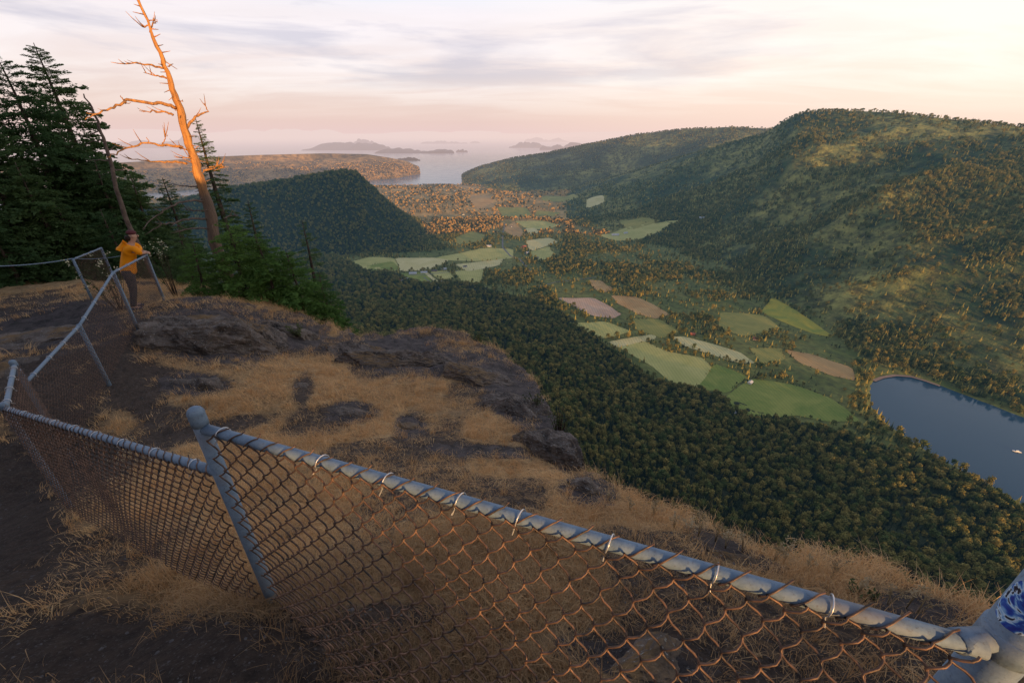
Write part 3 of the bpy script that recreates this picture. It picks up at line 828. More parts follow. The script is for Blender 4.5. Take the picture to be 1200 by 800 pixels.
def suntint(me, mt=None):
    m = me.copy(); m.materials[0] = mt or M_conifer_sunny; return m  # same tree, with the sunlight tint in its foliage colour
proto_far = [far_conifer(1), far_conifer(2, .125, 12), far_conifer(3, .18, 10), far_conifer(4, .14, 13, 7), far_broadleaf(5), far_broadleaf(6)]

proto_hill = [suntint(m) for m in proto_far[:4]]+proto_far[4:]
proto_up = [suntint(m, M_conifer_far) for m in proto_far]
def instancer(name, pts, scale, rot, pick, protos, kindlabel, mats=()):
    """one 'stuff' object: geometry nodes put a prototype on each point"""
    pc = bpy.data.collections.new(name+'_kinds')
    for i, m in enumerate(protos):
        o = bpy.data.objects.new('%s_%02d' % (m.name, i), m); pc.objects.link(o)
    me = bpy.data.meshes.new(name); me.vertices.add(len(pts)); me.vertices.foreach_set('co', np.asarray(pts, np.float32).ravel())
    def at(nm, ty, dat):
        a = me.attributes.new(nm, ty, 'POINT'); a.data.foreach_set('value' if ty in ('FLOAT', 'INT') else 'vector', np.ascontiguousarray(dat).ravel())
    at('psc', 'FLOAT_VECTOR', np.asarray(scale, np.float32)); at('prot', 'FLOAT_VECTOR', np.asarray(rot, np.float32)); at('pick', 'INT', np.asarray(pick, np.int32))
    o = obj(name, me)
    g = bpy.data.node_groups.new(name, 'GeometryNodeTree')
    g.interface.new_socket('Geometry', in_out='INPUT', socket_type='NodeSocketGeometry'); g.interface.new_socket('Geometry', in_out='OUTPUT', socket_type='NodeSocketGeometry')
    n = g.nodes; l = g.links
    gi = n.new('NodeGroupInput'); go = n.new('NodeGroupOutput'); ip = n.new('GeometryNodeInstanceOnPoints'); ci = n.new('GeometryNodeCollectionInfo')
    ci.inputs['Collection'].default_value = pc; ci.inputs['Separate Children'].default_value = True; ci.inputs['Reset Children'].default_value = True
    ip.inputs['Pick Instance'].default_value = True
    def attr(nm, ty):
        a = n.new('GeometryNodeInputNamedAttribute'); a.data_type = ty; a.inputs['Name'].default_value = nm; return a.outputs['Attribute']
    l.new(gi.outputs[0], ip.inputs['Points']); l.new(ci.outputs[0], ip.inputs['Instance'])
    l.new(attr('pick', 'INT'), ip.inputs['Instance Index']); l.new(attr('prot', 'FLOAT_VECTOR'), ip.inputs['Rotation']); l.new(attr('psc', 'FLOAT_VECTOR'), ip.inputs['Scale'])
    l.new(ip.outputs[0], go.inputs[0])
    md = o.modifiers.new('scatter', 'NODES'); md.node_group = g
    return tag(o, kindlabel[0], kindlabel[1], kind='stuff')

# ---------------------------------------------------------------- fields of the valley
def zp(pts, ox, oy, k): return [(ox+x/k, oy+y/k) for x, y in pts]
Z1 = (600, 280, 2.727); Z2 = (400, 100, 2.9625)
FIELDS = [
 ('straw', zp([(150,190),(260,190),(310,215),(345,240),(320,252),(260,245),(200,215)], *Z1)),
 ('gold', zp([(250,132),(320,155),(300,170),(262,160)], *Z1)),
 ('gold', zp([(320,182),(400,187),(500,240),(455,253),(400,238),(340,207)], *Z1)),
 ('sage', zp([(180,270),(300,265),(375,295),(290,318),(240,300)], *Z1)),
 ('pale', zp([(310,328),(450,305),(460,318),(345,348)], *Z1)),
 ('olive', zp([(390,257),(470,257),(530,295),(480,315),(400,290)], *Z1)),
 ('sage', zp([(350,350),(430,330),(490,360),(600,380),(630,410),(580,475),(520,465),(450,405)], *Z1)),
 ('pale', zp([(515,315),(560,315),(720,360),(770,395),(700,390),(560,345)], *Z1)),
 ('green', zp([(645,400),(750,440),(690,490),(590,475)], *Z1)),
 ('green', zp([(690,510),(770,450),(900,470),(1010,510),(1100,580),(1000,580),(900,560),(780,580),(700,545)], *Z1)),
 ('olive', zp([(670,235),(800,245),(850,285),(740,310),(660,280)], *Z1)),
 ('yellow', zp([(835,190),(900,225),(1020,310),(960,300),(860,262),(800,235)], *Z1)),
 ('olive', zp([(760,350),(860,350),(870,385),(800,400)], *Z1)),
 ('gold', zp([(875,355),(960,370),(1080,410),(1090,450),(1020,435),(920,395)], *Z1)),
 ('sage', zp([(35,615),(100,597),(180,600),(200,640),(90,650)], *Z2)),
 ('green', zp([(90,628),(175,612),(200,640),(100,648)], *Z2)),
 ('pale', zp([(190,600),(330,600),(370,608),(300,640),(210,645)], *Z2)),
 ('sage', zp([(335,598),(500,565),(590,570),(590,600),(480,610),(390,608)], *Z2)),
 ('pale', zp([(400,622),(490,612),(560,603),(545,625),(440,645)], *Z2)),
 ('green', zp([(200,655),(285,650),(320,690),(260,690)], *Z2)), ('sage', zp([(310,648),(370,645),(390,670),(340,672)], *Z2)),
 ('sage', zp([(395,645),(495,640),(480,685),(420,680)], *Z2)), ('pale', zp([(285,652),(300,650),(350,688),(330,690)], *Z2)),
 ('gold', zp([(560,500),(600,475),(625,500),(640,520),(600,530)], *Z2)), ('sage', zp([(605,474),(700,472),(765,488),(690,500),(640,495)], *Z2)),
 ('pale', zp([(640,498),(670,496),(690,510),(650,522)], *Z2)),
 ('pale', zp([(640,540),(720,530),(750,545),(660,575)], *Z2)), ('olive', zp([(400,528),(450,507),(500,520),(480,545),(405,552)], *Z2)),
 ('sage', zp([(650,580),(720,560),(745,590),(690,610)], *Z2)), ('sage', zp([(900,520),(1000,505),(1170,520),(1100,530),(960,540)], *Z2)),
 ('pale', zp([(850,430),(900,428),(908,442),(850,445)], *Z2)), ('olive', zp([(960,485),(1060,498),(1100,510),(1000,512)], *Z2)),
 ('gold', zp([(450,395),(520,392),(535,430),(465,435)], *Z2)), ('gold', zp([(400,352),(500,370),(490,380),(395,366)], *Z2)),
 ('olive', zp([(540,430),(640,430),(660,455),(560,462)], *Z2)), ('gold', zp([(860,675),(905,680),(940,712),(880,710)], *Z2)),
 ('olive', zp([(700,395),(800,398),(820,415),(700,412)], *Z2)), ('olive', zp([(680,440),(760,444),(740,456),(670,455)], *Z2)),
]
FC = dict(straw=((.62,.38,.25),(.72,.48,.33)), gold=((.52,.30,.12),(.64,.40,.17)), sage=((.46,.44,.14),(.60,.54,.19)), pale=((.66,.57,.25),(.78,.67,.33)),
          olive=((.30,.29,.08),(.44,.37,.10)), green=((.20,.26,.05),(.34,.35,.08)), yellow=((.62,.46,.06),(.28,.32,.06)))
for k, (lo, hi) in FC.items():
    def fn(t, bs, lo=lo, hi=hi, k=k):
        p = pos(t); n = t.noise(p, .012, 5, .6, .8)
        wv = t.node('ShaderNodeTexWave', inputs={'Scale': .035, 'Distortion': 1.5, 'Detail': 2}); t.l.new(p, wv.inputs['Vector'])
        c = t.mix(t.ramp(n, [(.35, 0), (.65, 1)]), lo, hi)
        c = t.mix(t.math('MULTIPLY', wv.outputs['Fac'], .16), c, (.06, .07, .03))
        setc(t, bs, c, .95, 0, t.noise(p, .4, 3), .6, 1.5)
    material(k+'_field', fn, True)
import bmesh
def drape(name, poly, mat, lift=.7, sub=True, w=None):
    P = [at_z(x, y, FLOOR)[:2] for x, y in poly]; cen = sum(P)/len(P); P = [cen+(p-cen)*1.07 for p in P]
    # rounded, slightly irregular outline
    Q = []
    n = len(P)
    for i in range(n):
        a, b, c = P[i-1], P[i], P[(i+1) % n]
        Q += [(a+9*b)/10, b*.9+(a+c)*.05, (c+9*b)/10]
        m_ = (b+c)/2; nn = np.array([-(c-b)[1], (c-b)[0]]); Q.append(m_+nn*random.uniform(-.035, .035))
    bm = bmesh.new(); vs = [bm.verts.new((q[0], q[1], 0)) for q in Q]; bm.faces.new(vs)
    bmesh.ops.triangulate(bm, faces=bm.faces[:])
    bmesh.ops.subdivide_edges(bm, edges=bm.edges[:], cuts=5, use_grid_fill=True)
    V = np.array([v.co[:] for v in bm.verts]); H = height(V[:, 0], V[:, 1])
    for v, h in zip(bm.verts, H): v.co.z = h+lift
    me = bpy.data.meshes.new(name); bm.to_mesh(me); bm.free(); me.materials.append(mat)
    if me.polygons and me.polygons[0].normal.z < 0: me.flip_normals()
    return tag(obj(name, me), kind='structure'), np.array(Q)
FPOLY = []
for i, (k, pl) in enumerate(FIELDS):
    o, q = drape('field', pl, MATS[k+'_field'], .7+.05*(i % 4)); FPOLY.append(q)
def road(pts, width, mat, name='road', lift=1.1):
    P = np.array([at_z(x, y, FLOOR)[:2] for x, y in pts]); D = []
    tt = np.linspace(0, len(P)-1, len(P)*14); Q = np.stack([np.interp(tt, range(len(P)), P[:, k]) for k in (0, 1)], 1)
    T = np.gradient(Q, axis=0); T /= np.linalg.norm(T, axis=1)[:, None]; N = np.stack([-T[:, 1], T[:, 0]], 1)
    A = Q+N*width/2; B = Q-N*width/2; V = np.concatenate([A, B]); H = np.maximum(height(V[:, 0], V[:, 1]), SEA+1)+lift
    m = len(Q); V = np.column_stack([V, H])
    return tag(obj(name, new_mesh(name, V, [(i, i+1, m+i+1, m+i) for i in range(m-1)], [mat])), kind='structure'), Q
M_road = solid('asphalt_road', (.20, .19, .18), .9, haze=True); M_beach = solid('beach_sand', (.40, .25, .18), .9, haze=True)
ROADS = [road([(592,262),(589,275),(589,290),(598,300),(609,304),(622,318)], 9, M_road)[1], road([(497,325),(507,334),(520,345)], 7, M_road)[1],
         road([(625,338),(650,331),(700,325)], 5, M_road)[1], road([(478,322),(500,322),(540,317)], 6, M_road)[1]]
# beach at the head of the bay
bp = [(1024,446),(1034,442.0),(1050,439.5),(1068,441),(1085,446),(1102,452)]
road([(x, y-.6) for x, y in bp], 9, M_beach, 'beach', .9)

# ---------------------------------------------------------------- woods
FARM = [at_z(x, y, FLOOR)[:2] for x, y in [(650,340),(700,322),(800,360),(880,350),(905,350),(985,395),(1005,430),(1000,455),(1012,500),(960,497),(860,492),(800,455),(740,425),(690,395),(655,362)]]
FARM2 = [at_z(x, y, FLOOR)[:2] for x, y in [(408,306),(440,300),(560,288),(575,262),(600,256),(665,262),(655,300),(600,306),(560,325),(545,335),(480,335)]]
def scatter(n, r0, r1, a0, a1, seed):
    g = np.random.default_rng(seed); r = np.sqrt(g.random(n)*(r1*r1-r0*r0)+r0*r0); a = np.radians(a0+(a1-a0)*g.random(n))
    X = r*np.sin(a); Y = r*np.cos(a); H, lay, sd = height(X, Y, True)
    px, py, f = project(X, Y, H)
    k = (sd > 5) & (H > SEA+.8) & (px > -60) & (px < 1260) & (py > 60) & (py < 900)
    X, Y, H, lay, sd, px, py = [v[k] for v in (X, Y, H, lay, sd, px, py)]
    k = np.ones(len(X), bool)
    for q in FPOLY:
        m = (np.abs(X-q[:, 0].mean()) < 400) & (np.abs(Y-q[:, 1].mean()) < 400); i = np.where(m)[0]
        if len(i): k[i] &= ~pip(q, X[i], Y[i])
    for q in ROADS:
        m = np.min(((X[:, None]-q[None, ::4, 0])**2+(Y[:, None]-q[None, ::4, 1])**2), axis=1) < 60; k &= ~m
    return [v[k] for v in (X, Y, H, lay, sd, px, py)]
def thin(X, Y, lay, sd, seed, hillopen=.42):
    g = np.random.default_rng(seed); u = g.random(len(X)); p = np.ones(len(X))
    farm = pip(FARM, X, Y) | pip(FARM2, X, Y)
    n = fbm(X*.006, Y*.006, 3)
    p = np.where(lay == 2, np.where(farm, np.where(n > .16, .4, .035), np.clip(.75+n*2.4, .1, 1)), p)
    n2 = fbm(X*.0028+4, Y*.0028, 4); n3 = fbm(X*.012+4, Y*.012, 3)
    p = np.where((lay == 3) | (lay == 4), np.clip(.80+n2*2.0+n3*1.3, .08, 1), p)
    p = np.where(lay == 1, np.clip(.95+n3*.9, .45, 1), p)
    return u < p
sets = []
for (n, r0, r1, seed) in [(80000, 38, 1500, 11), (26000, 1000, 1700, 12), (115000, 1500, 3300, 13), (90000, 3300, 7600, 14)]:
    X, Y, H, lay, sd, px, py = scatter(n, r0, r1, -42, 62, seed)
    r = np.hypot(X, Y)
    if seed == 11: k = (lay == 1)
    elif seed == 12: k = (lay != 1)
    else: k = np.ones(len(X), bool)
    k &= thin(X, Y, lay, sd, seed)
    X, Y, H, lay, r, px, py, sd = [v[k] for v in (X, Y, H, lay, r, px, py, sd)]
    g = np.random.default_rng(seed+50)
    hgt = {11: (6.5, 22), 12: (10, 25), 13: (10, 25), 14: (13, 24)}[seed]
    hh = hgt[0]+(hgt[1]-hgt[0])*g.random(len(X))**1.7
    broad = (g.random(len(X)) < np.where(lay == 1, .07, np.where(lay == 2, .30, .14)))
    pick = np.where(broad, 4+g.integers(0, 2, len(X)), g.integers(0, 4, len(X)))
    hh = np.where(broad, hh*.72, hh)
    wide = (.85+.35*g.random(len(X)))*np.where(seed == 14, 1.35, 1.0)
    sets.append(np.column_stack([X, Y, H-.3, hh, hh*wide, g.random(len(X))*6.28, pick, lay, px, py]))
hd_ = []
gh = np.random.default_rng(91)
for fi, q in enumerate(FPOLY):
    for a_, b_ in zip(q, np.roll(q, -1, 0)):
        L_ = np.linalg.norm(b_-a_); k_ = int(L_/8)
        for j_ in range(k_):
            c_ = a_+(b_-a_)*(j_+gh.random())/max(k_, 1)
            if vnoise(np.array([c_[0]*.013]), np.array([c_[1]*.013]))[0] > -.15+.25*gh.normal(): hd_.append(c_+gh.normal(size=2)*2)
hd_ = np.array(hd_); Hh, Hl, Hs = height(hd_[:, 0], hd_[:, 1], True); okh = (Hs > 5) & (Hl == 2); hd_ = hd_[okh]; Hh = Hh[okh]; px_, py_, f_ = project(hd_[:, 0], hd_[:, 1], Hh)
hh_ = 3.5+8*gh.random(len(hd_))**2; pk_ = np.where(gh.random(len(hd_)) < .6, 4+gh.integers(0, 2, len(hd_)), gh.integers(0, 4, len(hd_)))
sets.append(np.column_stack([hd_[:, 0], hd_[:, 1], Hh-.3, hh_, hh_*1.2, gh.random(len(hd_))*6.28, pk_, Hh*0+2, px_, py_]))
T = np.concatenate(sets)
# the 300 that show largest, not hidden by the clifftop
r = np.hypot(T[:, 0], T[:, 1]); app = T[:, 3]/r
cand = np.argsort(-app)[:9000]; vis = []
inframe = (T[cand, 8] > 5) & (T[cand, 8] < 1195) & (T[cand, 9] > 5) & (T[cand, 9] < 795)
cand = cand[inframe]
C_ = T[cand]; ok = np.ones(len(cand), bool); rc = np.hypot(C_[:, 0], C_[:, 1])
for rr in np.exp(np.linspace(math.log(1.5), math.log(60), 45)):
    t = rr/rc; hgt = height(C_[:, 0]*t, C_[:, 1]*t); ok &= (hgt < (C_[:, 2]+C_[:, 3]*.8)*t)
leftpx = C_[:, 8]; ok &= ~((leftpx < 400) & (C_[:, 9] < 400))
near = cand[ok][:300]
rest = np.ones(len(T), bool); rest[near] = False
GRP = 'conifers in the forest below the cliff'; GRPB = 'broadleaf trees in the forest below the cliff'
for i in near:
    x, y, z, h, w, a, pk = T[i, :7]; pk = int(pk)
    o = bpy.data.objects.new('conifer' if pk < 4 else 'broadleaf_tree', proto_far[pk]); COL.objects.link(o)
    o.location = (x, y, z); o.scale = (w, w, h); o.rotation_euler = (0, 0, a)
    if pk < 4: tag(o, 'dark green conifer among the forest crowns directly below the rocky clifftop edge', 'conifer', GRP)
    else: tag(o, 'rounded olive broadleaf tree among the conifers directly below the rocky clifftop edge', 'broadleaf tree', GRPB)
R_ = T[rest]
def inst(name, m, lab):
    q = R_[m]
    instancer(name, q[:, :3], np.column_stack([q[:, 4], q[:, 4], q[:, 3]]), np.column_stack([q[:, 5]*0, q[:, 5]*0, q[:, 5]]), q[:, 6], proto_up if name == 'upper_valley_woodland' else proto_hill if name in ('woodland', 'hillside_forest') else proto_far, lab)
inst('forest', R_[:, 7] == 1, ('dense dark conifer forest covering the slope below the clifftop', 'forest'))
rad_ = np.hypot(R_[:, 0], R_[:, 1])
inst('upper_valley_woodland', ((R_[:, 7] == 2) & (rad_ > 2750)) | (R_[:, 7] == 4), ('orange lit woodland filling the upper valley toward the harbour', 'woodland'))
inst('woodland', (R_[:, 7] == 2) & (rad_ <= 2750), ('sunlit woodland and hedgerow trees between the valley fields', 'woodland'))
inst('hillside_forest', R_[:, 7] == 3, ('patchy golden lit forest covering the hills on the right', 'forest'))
inst('shaded_forest', R_[:, 7] == 5, ('blue green forest in shadow on the hill behind the snag', 'forest'))
print('trees', len(T), 'near', len(near))

# ---------------------------------------------------------------- farm buildings
M_wallw = solid('white_painted_wall', (.72, .70, .66), .8, haze=True, var=.08); M_wallr = solid('red_painted_wall', (.40, .10, .06), .8, haze=True, var=.1); M_wallt = solid('tan_wall', (.42, .32, .24), .8, haze=True, var=.1)
M_roofg = solid('pale_metal_roof', (.52, .52, .54), .5, haze=True, var=.08); M_roofd = solid('dark_shingle_roof', (.13, .11, .11), .8, haze=True, var=.15); M_roofr = solid('rusty_red_roof', (.42, .14, .08), .7, haze=True, var=.15)
M_win = solid('window_glass', (.04, .05, .06), .2, haze=True)
def house(px, py, L, W, H, rz, wm, rm, label, group=None, name='farmhouse', cat='house', chim=False):
    p = at_z(px, py, FLOOR); z = hz(p[0], p[1])
    root = empty(name, (p[0], p[1], z)); root.rotation_euler = (0, 0, rz); tag(root, label, cat, group)
    V = [(-L/2,-W/2,-1),(L/2,-W/2,-1),(L/2,W/2,-1),(-L/2,W/2,-1),(-L/2,-W/2,H),(L/2,-W/2,H),(L/2,W/2,H),(-L/2,W/2,H),(-L/2,0,H+W*.33),(L/2,0,H+W*.33)]
    w_ = obj('wall', new_mesh('wall', V, [(0,1,5,4),(2,3,7,6),(3,0,4,8,7),(1,2,6,9,5)], [wm]), root)
    e = .7; k = W*.33/(W/2); mb = MB()
    for s in (-1, 1):
        a = [(-L/2-e, s*(W/2+e), H-e*k+.1), (L/2+e, s*(W/2+e), H-e*k+.1), (L/2+e, 0, H+W*.33+.1), (-L/2-e, 0, H+W*.33+.1)]
        b = [(x, y, z_+.35) for x, y, z_ in a]
        mb.add(a+b, [(0,1,2,3),(4,7,6,5),(0,4,5,1),(1,5,6,2),(2,6,7,3),(3,7,4,0)])
    rf = mb.build('roof', rm, root)
    if chim:
        c = MB(); c.box((L*.22, W*.12, H+W*.33+.6), (1.1, 1.1, 2.4)); c.build('chimney', wm, rf)
    n = max(2, int(L/4.5))
    for s in (-1, 1):
        for i in range(n):
            if i == n//2 and s == -1:
                d = MB(); d.box((-L/2+(i+.5)*L/n, s*(W/2+.03), 1.1), (1.3, .1, 2.2)); d.build('door', M_roofd, root); continue
            q = MB(); q.box((-L/2+(i+.5)*L/n, s*(W/2+.03), H*.55), (1.6, .1, 1.3)); q.build('window', M_win, root)
    return root
G_ = 'farm buildings among the pale fields at the valley bend'
house(484,321,34,14,5,.1,M_wallw,M_roofg,'long pale roofed barn, leftmost of the row beside the round dark tree',None,'barn','barn')
house(497,320,30,13,5,.15,M_wallw,M_roofg,'long white barn, second from left in the row of farm buildings',None,'barn','barn')
house(509,318,24,12,5,.0,M_wallt,M_roofd,'tan barn with a dark roof in the middle of the farm row',None,'barn','barn')
house(520,316,26,13,5,.2,M_wallw,M_roofg,'white barn near the right end of the farm row',None,'barn','barn')
house(545,313,18,11,4.5,.4,M_wallw,M_roofd,'small white farmhouse with dark roof, right end of the farm row',None,chim=True)
house(462,328,34,12,5,-.75,M_wallt,M_roofd,'tan long house angled beside the driveway below the fields')
house(469,331,26,14,5,-.6,M_wallw,M_roofr,'pinkish roofed shed nearest the forest edge, beside the tan long house',None,'shed','shed')
house(478,328,16,11,4,-.4,M_wallw,M_roofg,'small pale blue roofed house right of the pinkish shed',chim=True)
house(518,332,22,14,5,.5,M_wallw,M_roofg,'white shed at the forest edge at the end of the driveway',None,'shed','shed')
house(573,289,28,14,5,.0,M_wallw,M_roofg,'white barn standing left of the valley road',None,'barn','barn')
house(614,290,24,16,6,.3,M_wallr,M_roofr,'red barn just right of the valley road',None,'barn','barn')
house(618,297,26,14,5,.2,M_wallw,M_roofg,'white house right below the red barn',None,chim=True)
house(629,303,18,12,5,.6,M_wallw,M_roofd,'small white house with dark roof below the red barn',None,chim=True)
house(600,266,16,12,5,.1,M_wallw,M_roofd,'white farmhouse on the pale field above the road bend',None,chim=True)
house(721,276,44,18,6,.05,M_wallw,M_roofg,'large white farm building at the foot of the right hill',None,'barn','barn')
house(733,275,24,14,5,.3,M_wallw,M_roofg,'smaller white shed right of the large white farm building',None,'shed','shed')
house(818,279,30,14,5,-.4,M_wallw,M_roofg,'white house in a clearing on the right hillside',None,chim=True)
house(543,253,18,12,5,.3,M_wallw,M_roofd,'white farmhouse in the orange lit woods, upper valley')
house(556,265,18,12,5,.1,M_wallt,M_roofd,'tan farmhouse in the orange lit woods above the fields')
house(533,231,20,14,5,.1,M_wallw,M_roofg,'white farmhouse nearest the harbour shore')
house(812,392,16,10,4,-.4,M_wallr,M_roofr,'red roofed farmhouse by the trees between two pale fields',None,chim=True)
house(886,398,20,12,5,-.5,M_wallt,M_roofr,'rusty roofed farmhouse beneath the yellow sloping field',None,chim=True)
house(855,488,20,11,4,.3,M_wallw,M_roofg,'pale roofed farmhouse at the forest edge below the green field',None,chim=True)
house(879,449,14,9,4,.7,M_wallw,M_roofg,'small white shed at the corner of the green field',None,'shed','shed')

# ---------------------------------------------------------------- the boat in the bay
M_hull = solid('white_boat_paint', (.85, .82, .78), .35, haze=True, var=.05)
bpnt = at_z(1191, 529, SEA); boat = empty('motorboat', (bpnt[0], bpnt[1], SEA)); boat.rotation_euler = (0, 0, 2.75)
tag(boat, 'small white motorboat moored alone on the dark blue bay', 'boat')
V = []; st = np.linspace(-1, 1, 15)
for u in st:
    bw = 2.3*(1-max(0, u)**2.6)**.8*(1-.12*max(0, -u)); sheer = 1.5+.55*max(0, u)**2
    for yy, zz in ((-1, 1), (-.92, .35), (-.4, -.35), (0, -.6), (.4, -.35), (.92, .35), (1, 1)):
        V.append((u*7+ (.5 if zz == 1 and u > .8 else 0), yy*bw, (sheer if zz == 1 else zz*1.0)))
n = 7; Fc = [(i*n+k, i*n+k+1, (i+1)*n+k+1, (i+1)*n+k) for i in range(14) for k in range(6)]+[tuple(range(7))[::-1]]+[(i*n, (i+1)*n, (i+1)*n+6, i*n+6) for i in range(14)]
obj('hull', new_mesh('hull', V, Fc, [M_hull], True), boat)
mb = MB(); mb.add([(-3.5,-1.5,1.6),(2.6,-1.3,1.75),(2.6,1.3,1.75),(-3.5,1.5,1.6),(-3.2,-1.3,3.6),(1.2,-1.1,3.6),(1.2,1.1,3.6),(-3.2,1.3,3.6)], [(0,1,5,4),(1,2,6,5),(2,3,7,6),(3,0,4,7),(4,5,6,7)])
cb = mb.build('cabin', M_hull, boat)
mb = MB(); mb.add([(1.5,-1.0,3.2),(2.45,-1.15,2.2),(2.45,1.15,2.2),(1.5,1.0,3.2)], [(0,1,2,3)]); mb.V[0][:, 0] += .12; mb.build('windscreen', M_win, cb)
# ---------------------------------------------------------------- rocks
ROCKS = []
def rock(px, py, zd, size, seed, label, rz=0, name='rock_outcrop', cat='rock', cuts=18, group=None, sink=.30):
    D = None
    p = at_z(px, py, -3.0)
    for _ in range(12): z = hz(p[0], p[1]); p = at_z(px, py, z)
    bm = bmesh.new(); bmesh.ops.create_icosphere(bm, subdivisions=6 if size[0] > .6 else 5, radius=1)
    r_ = np.random.default_rng(seed); V = np.array([v.co[:] for v in bm.verts])
    for _ in range(cuts):
        n = r_.normal(size=3); n[2] = abs(n[2])*.8 if r_.random() < .6 else n[2]; n /= np.linalg.norm(n); d = r_.uniform(.55, .92)
        e = V@n-d; V = V-np.outer(np.maximum(e, 0)*.93, n)
    a = V*2.1+seed
    nn = ridged(a[:, 0]+a[:, 2]*.7, a[:, 1]-a[:, 2]*.5, 4)*.06+fbm(a[:, 0]*2.2+a[:, 2]*1.3, a[:, 1]*2.2-a[:, 2]*1.1, 4)*.16+ridged(a[:, 0]*4-a[:, 2]*3, a[:, 1]*4+a[:, 2]*2.5, 3)*.05+fbm(a[:, 0]*11+a[:, 2]*9, a[:, 1]*11-a[:, 2]*7, 3)*.03
    size = (size[0], size[1], size[2]*1.0); ROCKS.append((p[0], p[1], size[0]*.8, size[1]*.8, rz))
    V = V*(1+nn-.08)[:, None]*np.array(size)
    c, s_ = math.cos(rz), math.sin(rz); V = V@np.array([[c, s_, 0], [-s_, c, 0], [0, 0, 1]])
    gz = height(p[0]+V[:, 0], p[1]+V[:, 1]) if size[0] < 3 else None
    if gz is not None: V[:, 2] += np.clip(gz-z, -.6, .6)*.8
    for v, q in zip(bm.verts, V): v.co = q
    me = bpy.data.meshes.new(name); bm.to_mesh(me); bm.free(); me.materials.append(M_rock)
    me.polygons.foreach_set('use_smooth', np.zeros(len(me.polygons), bool))
    o = obj(name, me, None, (p[0], p[1], z+size[2]*(1-2*sink)*.5+zd)); tag(o, label, cat, group); return o
rock(238,402,-.1,(1.35,.8,.62),3,'large dark lichen speckled outcrop right of the last fence post by the person',.2)
rock(200,388,-.1,(.7,.5,.4),14,'dark rounded outcrop beside the foot of the last fence posts',.6)
rock(300,398,-.15,(.75,.55,.42),5,'brown grassy topped outcrop just right of the largest dark outcrop',-.3)
rock(345,392,-.1,(.65,.5,.36),8,'dark outcrop beneath the bright green young firs',.4)
rock(470,424,-.18,(1.75,.75,.46),11,'wide dark outcrop on the rim in the middle of the clifftop',.1)
rock(420,412,-.15,(.95,.6,.34),17,'low dark outcrop left of the wide rim outcrop',.0)
rock(555,440,-.15,(1.15,.65,.42),21,'grey outcrop stepping down the rim above the drop',-.5)
rock(605,478,-.2,(.95,.55,.42),23,'pale grey edge rock above the drop near the rim shrub',-.8)
rock(650,532,-.12,(.75,.42,.36),27,'reddish edge rock below the shrub on the rim',-.9)
rock(513,388,-.05,(.22,.16,.14),29,'small pale tan boulder standing on the rim skyline',.2,'boulder','boulder')
rock(686,573,-.02,(.20,.16,.12),31,'dark boulder at the rim where the drop meets the grass',.3,'boulder','boulder')
rock(243,452,.0,(.26,.2,.16),33,'small dark boulder alone in the golden grass',.1,'boulder','boulder')
rock(212,447,-.05,(.45,.2,.08),35,'low flat dark slab left of the small lone boulder',.1)
rock(412,482,-.04,(.42,.2,.09),37,'low dark slab in the grass beyond the tall fence post',.1)
rock(480,500,-.04,(.2,.26,.09),39,'narrow dark slab in the middle of the grass',.5)
rock(352,452,-.03,(.2,.16,.07),41,'tiny dark slab below the firs in the golden grass',.9)
rock(565,527,-.06,(.6,.14,.07),43,'long thin rock ledge across the grass toward the rim',.05)
rock(30,398,-.25,(2.0,1.0,.35),45,'broad dark bedrock hump on the path left of the fence',.2)
rock(-10,440,-.25,(1.2,.9,.3),47,'dark bedrock hump cut by the left photo edge beside the fence corner',.5)
rock(110,375,-.2,(1.0,.5,.22),49,'low dark bedrock hump left of the person',.1)
rock(760,775,-.06,(.36,.2,.09),51,'grey lichened rock lying behind the lit wire mesh',.3)
rock(640,752,-.06,(.16,.1,.06),53,'small grey rock showing through the wire mesh',.3)
rock(345,625,-.02,(.12,.1,.06),55,'small pale rock in the grass right of the tall post',.3)
rock(1075,712,-.06,(.34,.16,.1),57,'grey flat rock at the rim near the right hand post',-.3)
rock(860,655,-.05,(.3,.12,.08),59,'brown rim rock under the dry weed stalks',-.4)
# ---------------------------------------------------------------- grass on the clifftop
def grass_clump(seed, n=14, h=.12, spread=.06, lean=1.0):
    r_ = random.Random(seed); V = []; Fc = []; cl = (r_.uniform(-1, 1), r_.uniform(-1, 1))
    for _ in range(n):
        x, y = r_.gauss(0, spread), r_.gauss(0, spread); H = h*r_.uniform(.5, 1.3); a = r_.uniform(0, 6.28); w = .0022*r_.uniform(.7, 1.6)
        dx, dy = math.cos(a)*.5+cl[0]*.7, math.sin(a)*.5+cl[1]*.7; L = lean*r_.uniform(.3, 1.3)*H
        pa = (math.cos(a+1.57)*w, math.sin(a+1.57)*w); b = len(V)
        for t in (0, .4, .75, 1):
            cx, cy, cz = x+dx*L*t**1.6, y+dy*L*t**1.6, H*(t-.32*lean*t*t)-.01*(t == 0); k = 1-t*.85
            V += [(cx-pa[0]*k, cy-pa[1]*k, cz), (cx+pa[0]*k, cy+pa[1]*k, cz)]
        Fc += [(b, b+1, b+3, b+2), (b+2, b+3, b+5, b+4), (b+4, b+5, b+7, b+6)]
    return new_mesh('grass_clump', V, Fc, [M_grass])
protos = [grass_clump(k, 20, .05, .065, 1.9) for k in range(3)]+[grass_clump(10+k, 18, .085, .06, 1.5) for k in range(3)]+[grass_clump(20+k, 22, .18, .05, 1.1) for k in range(2)]
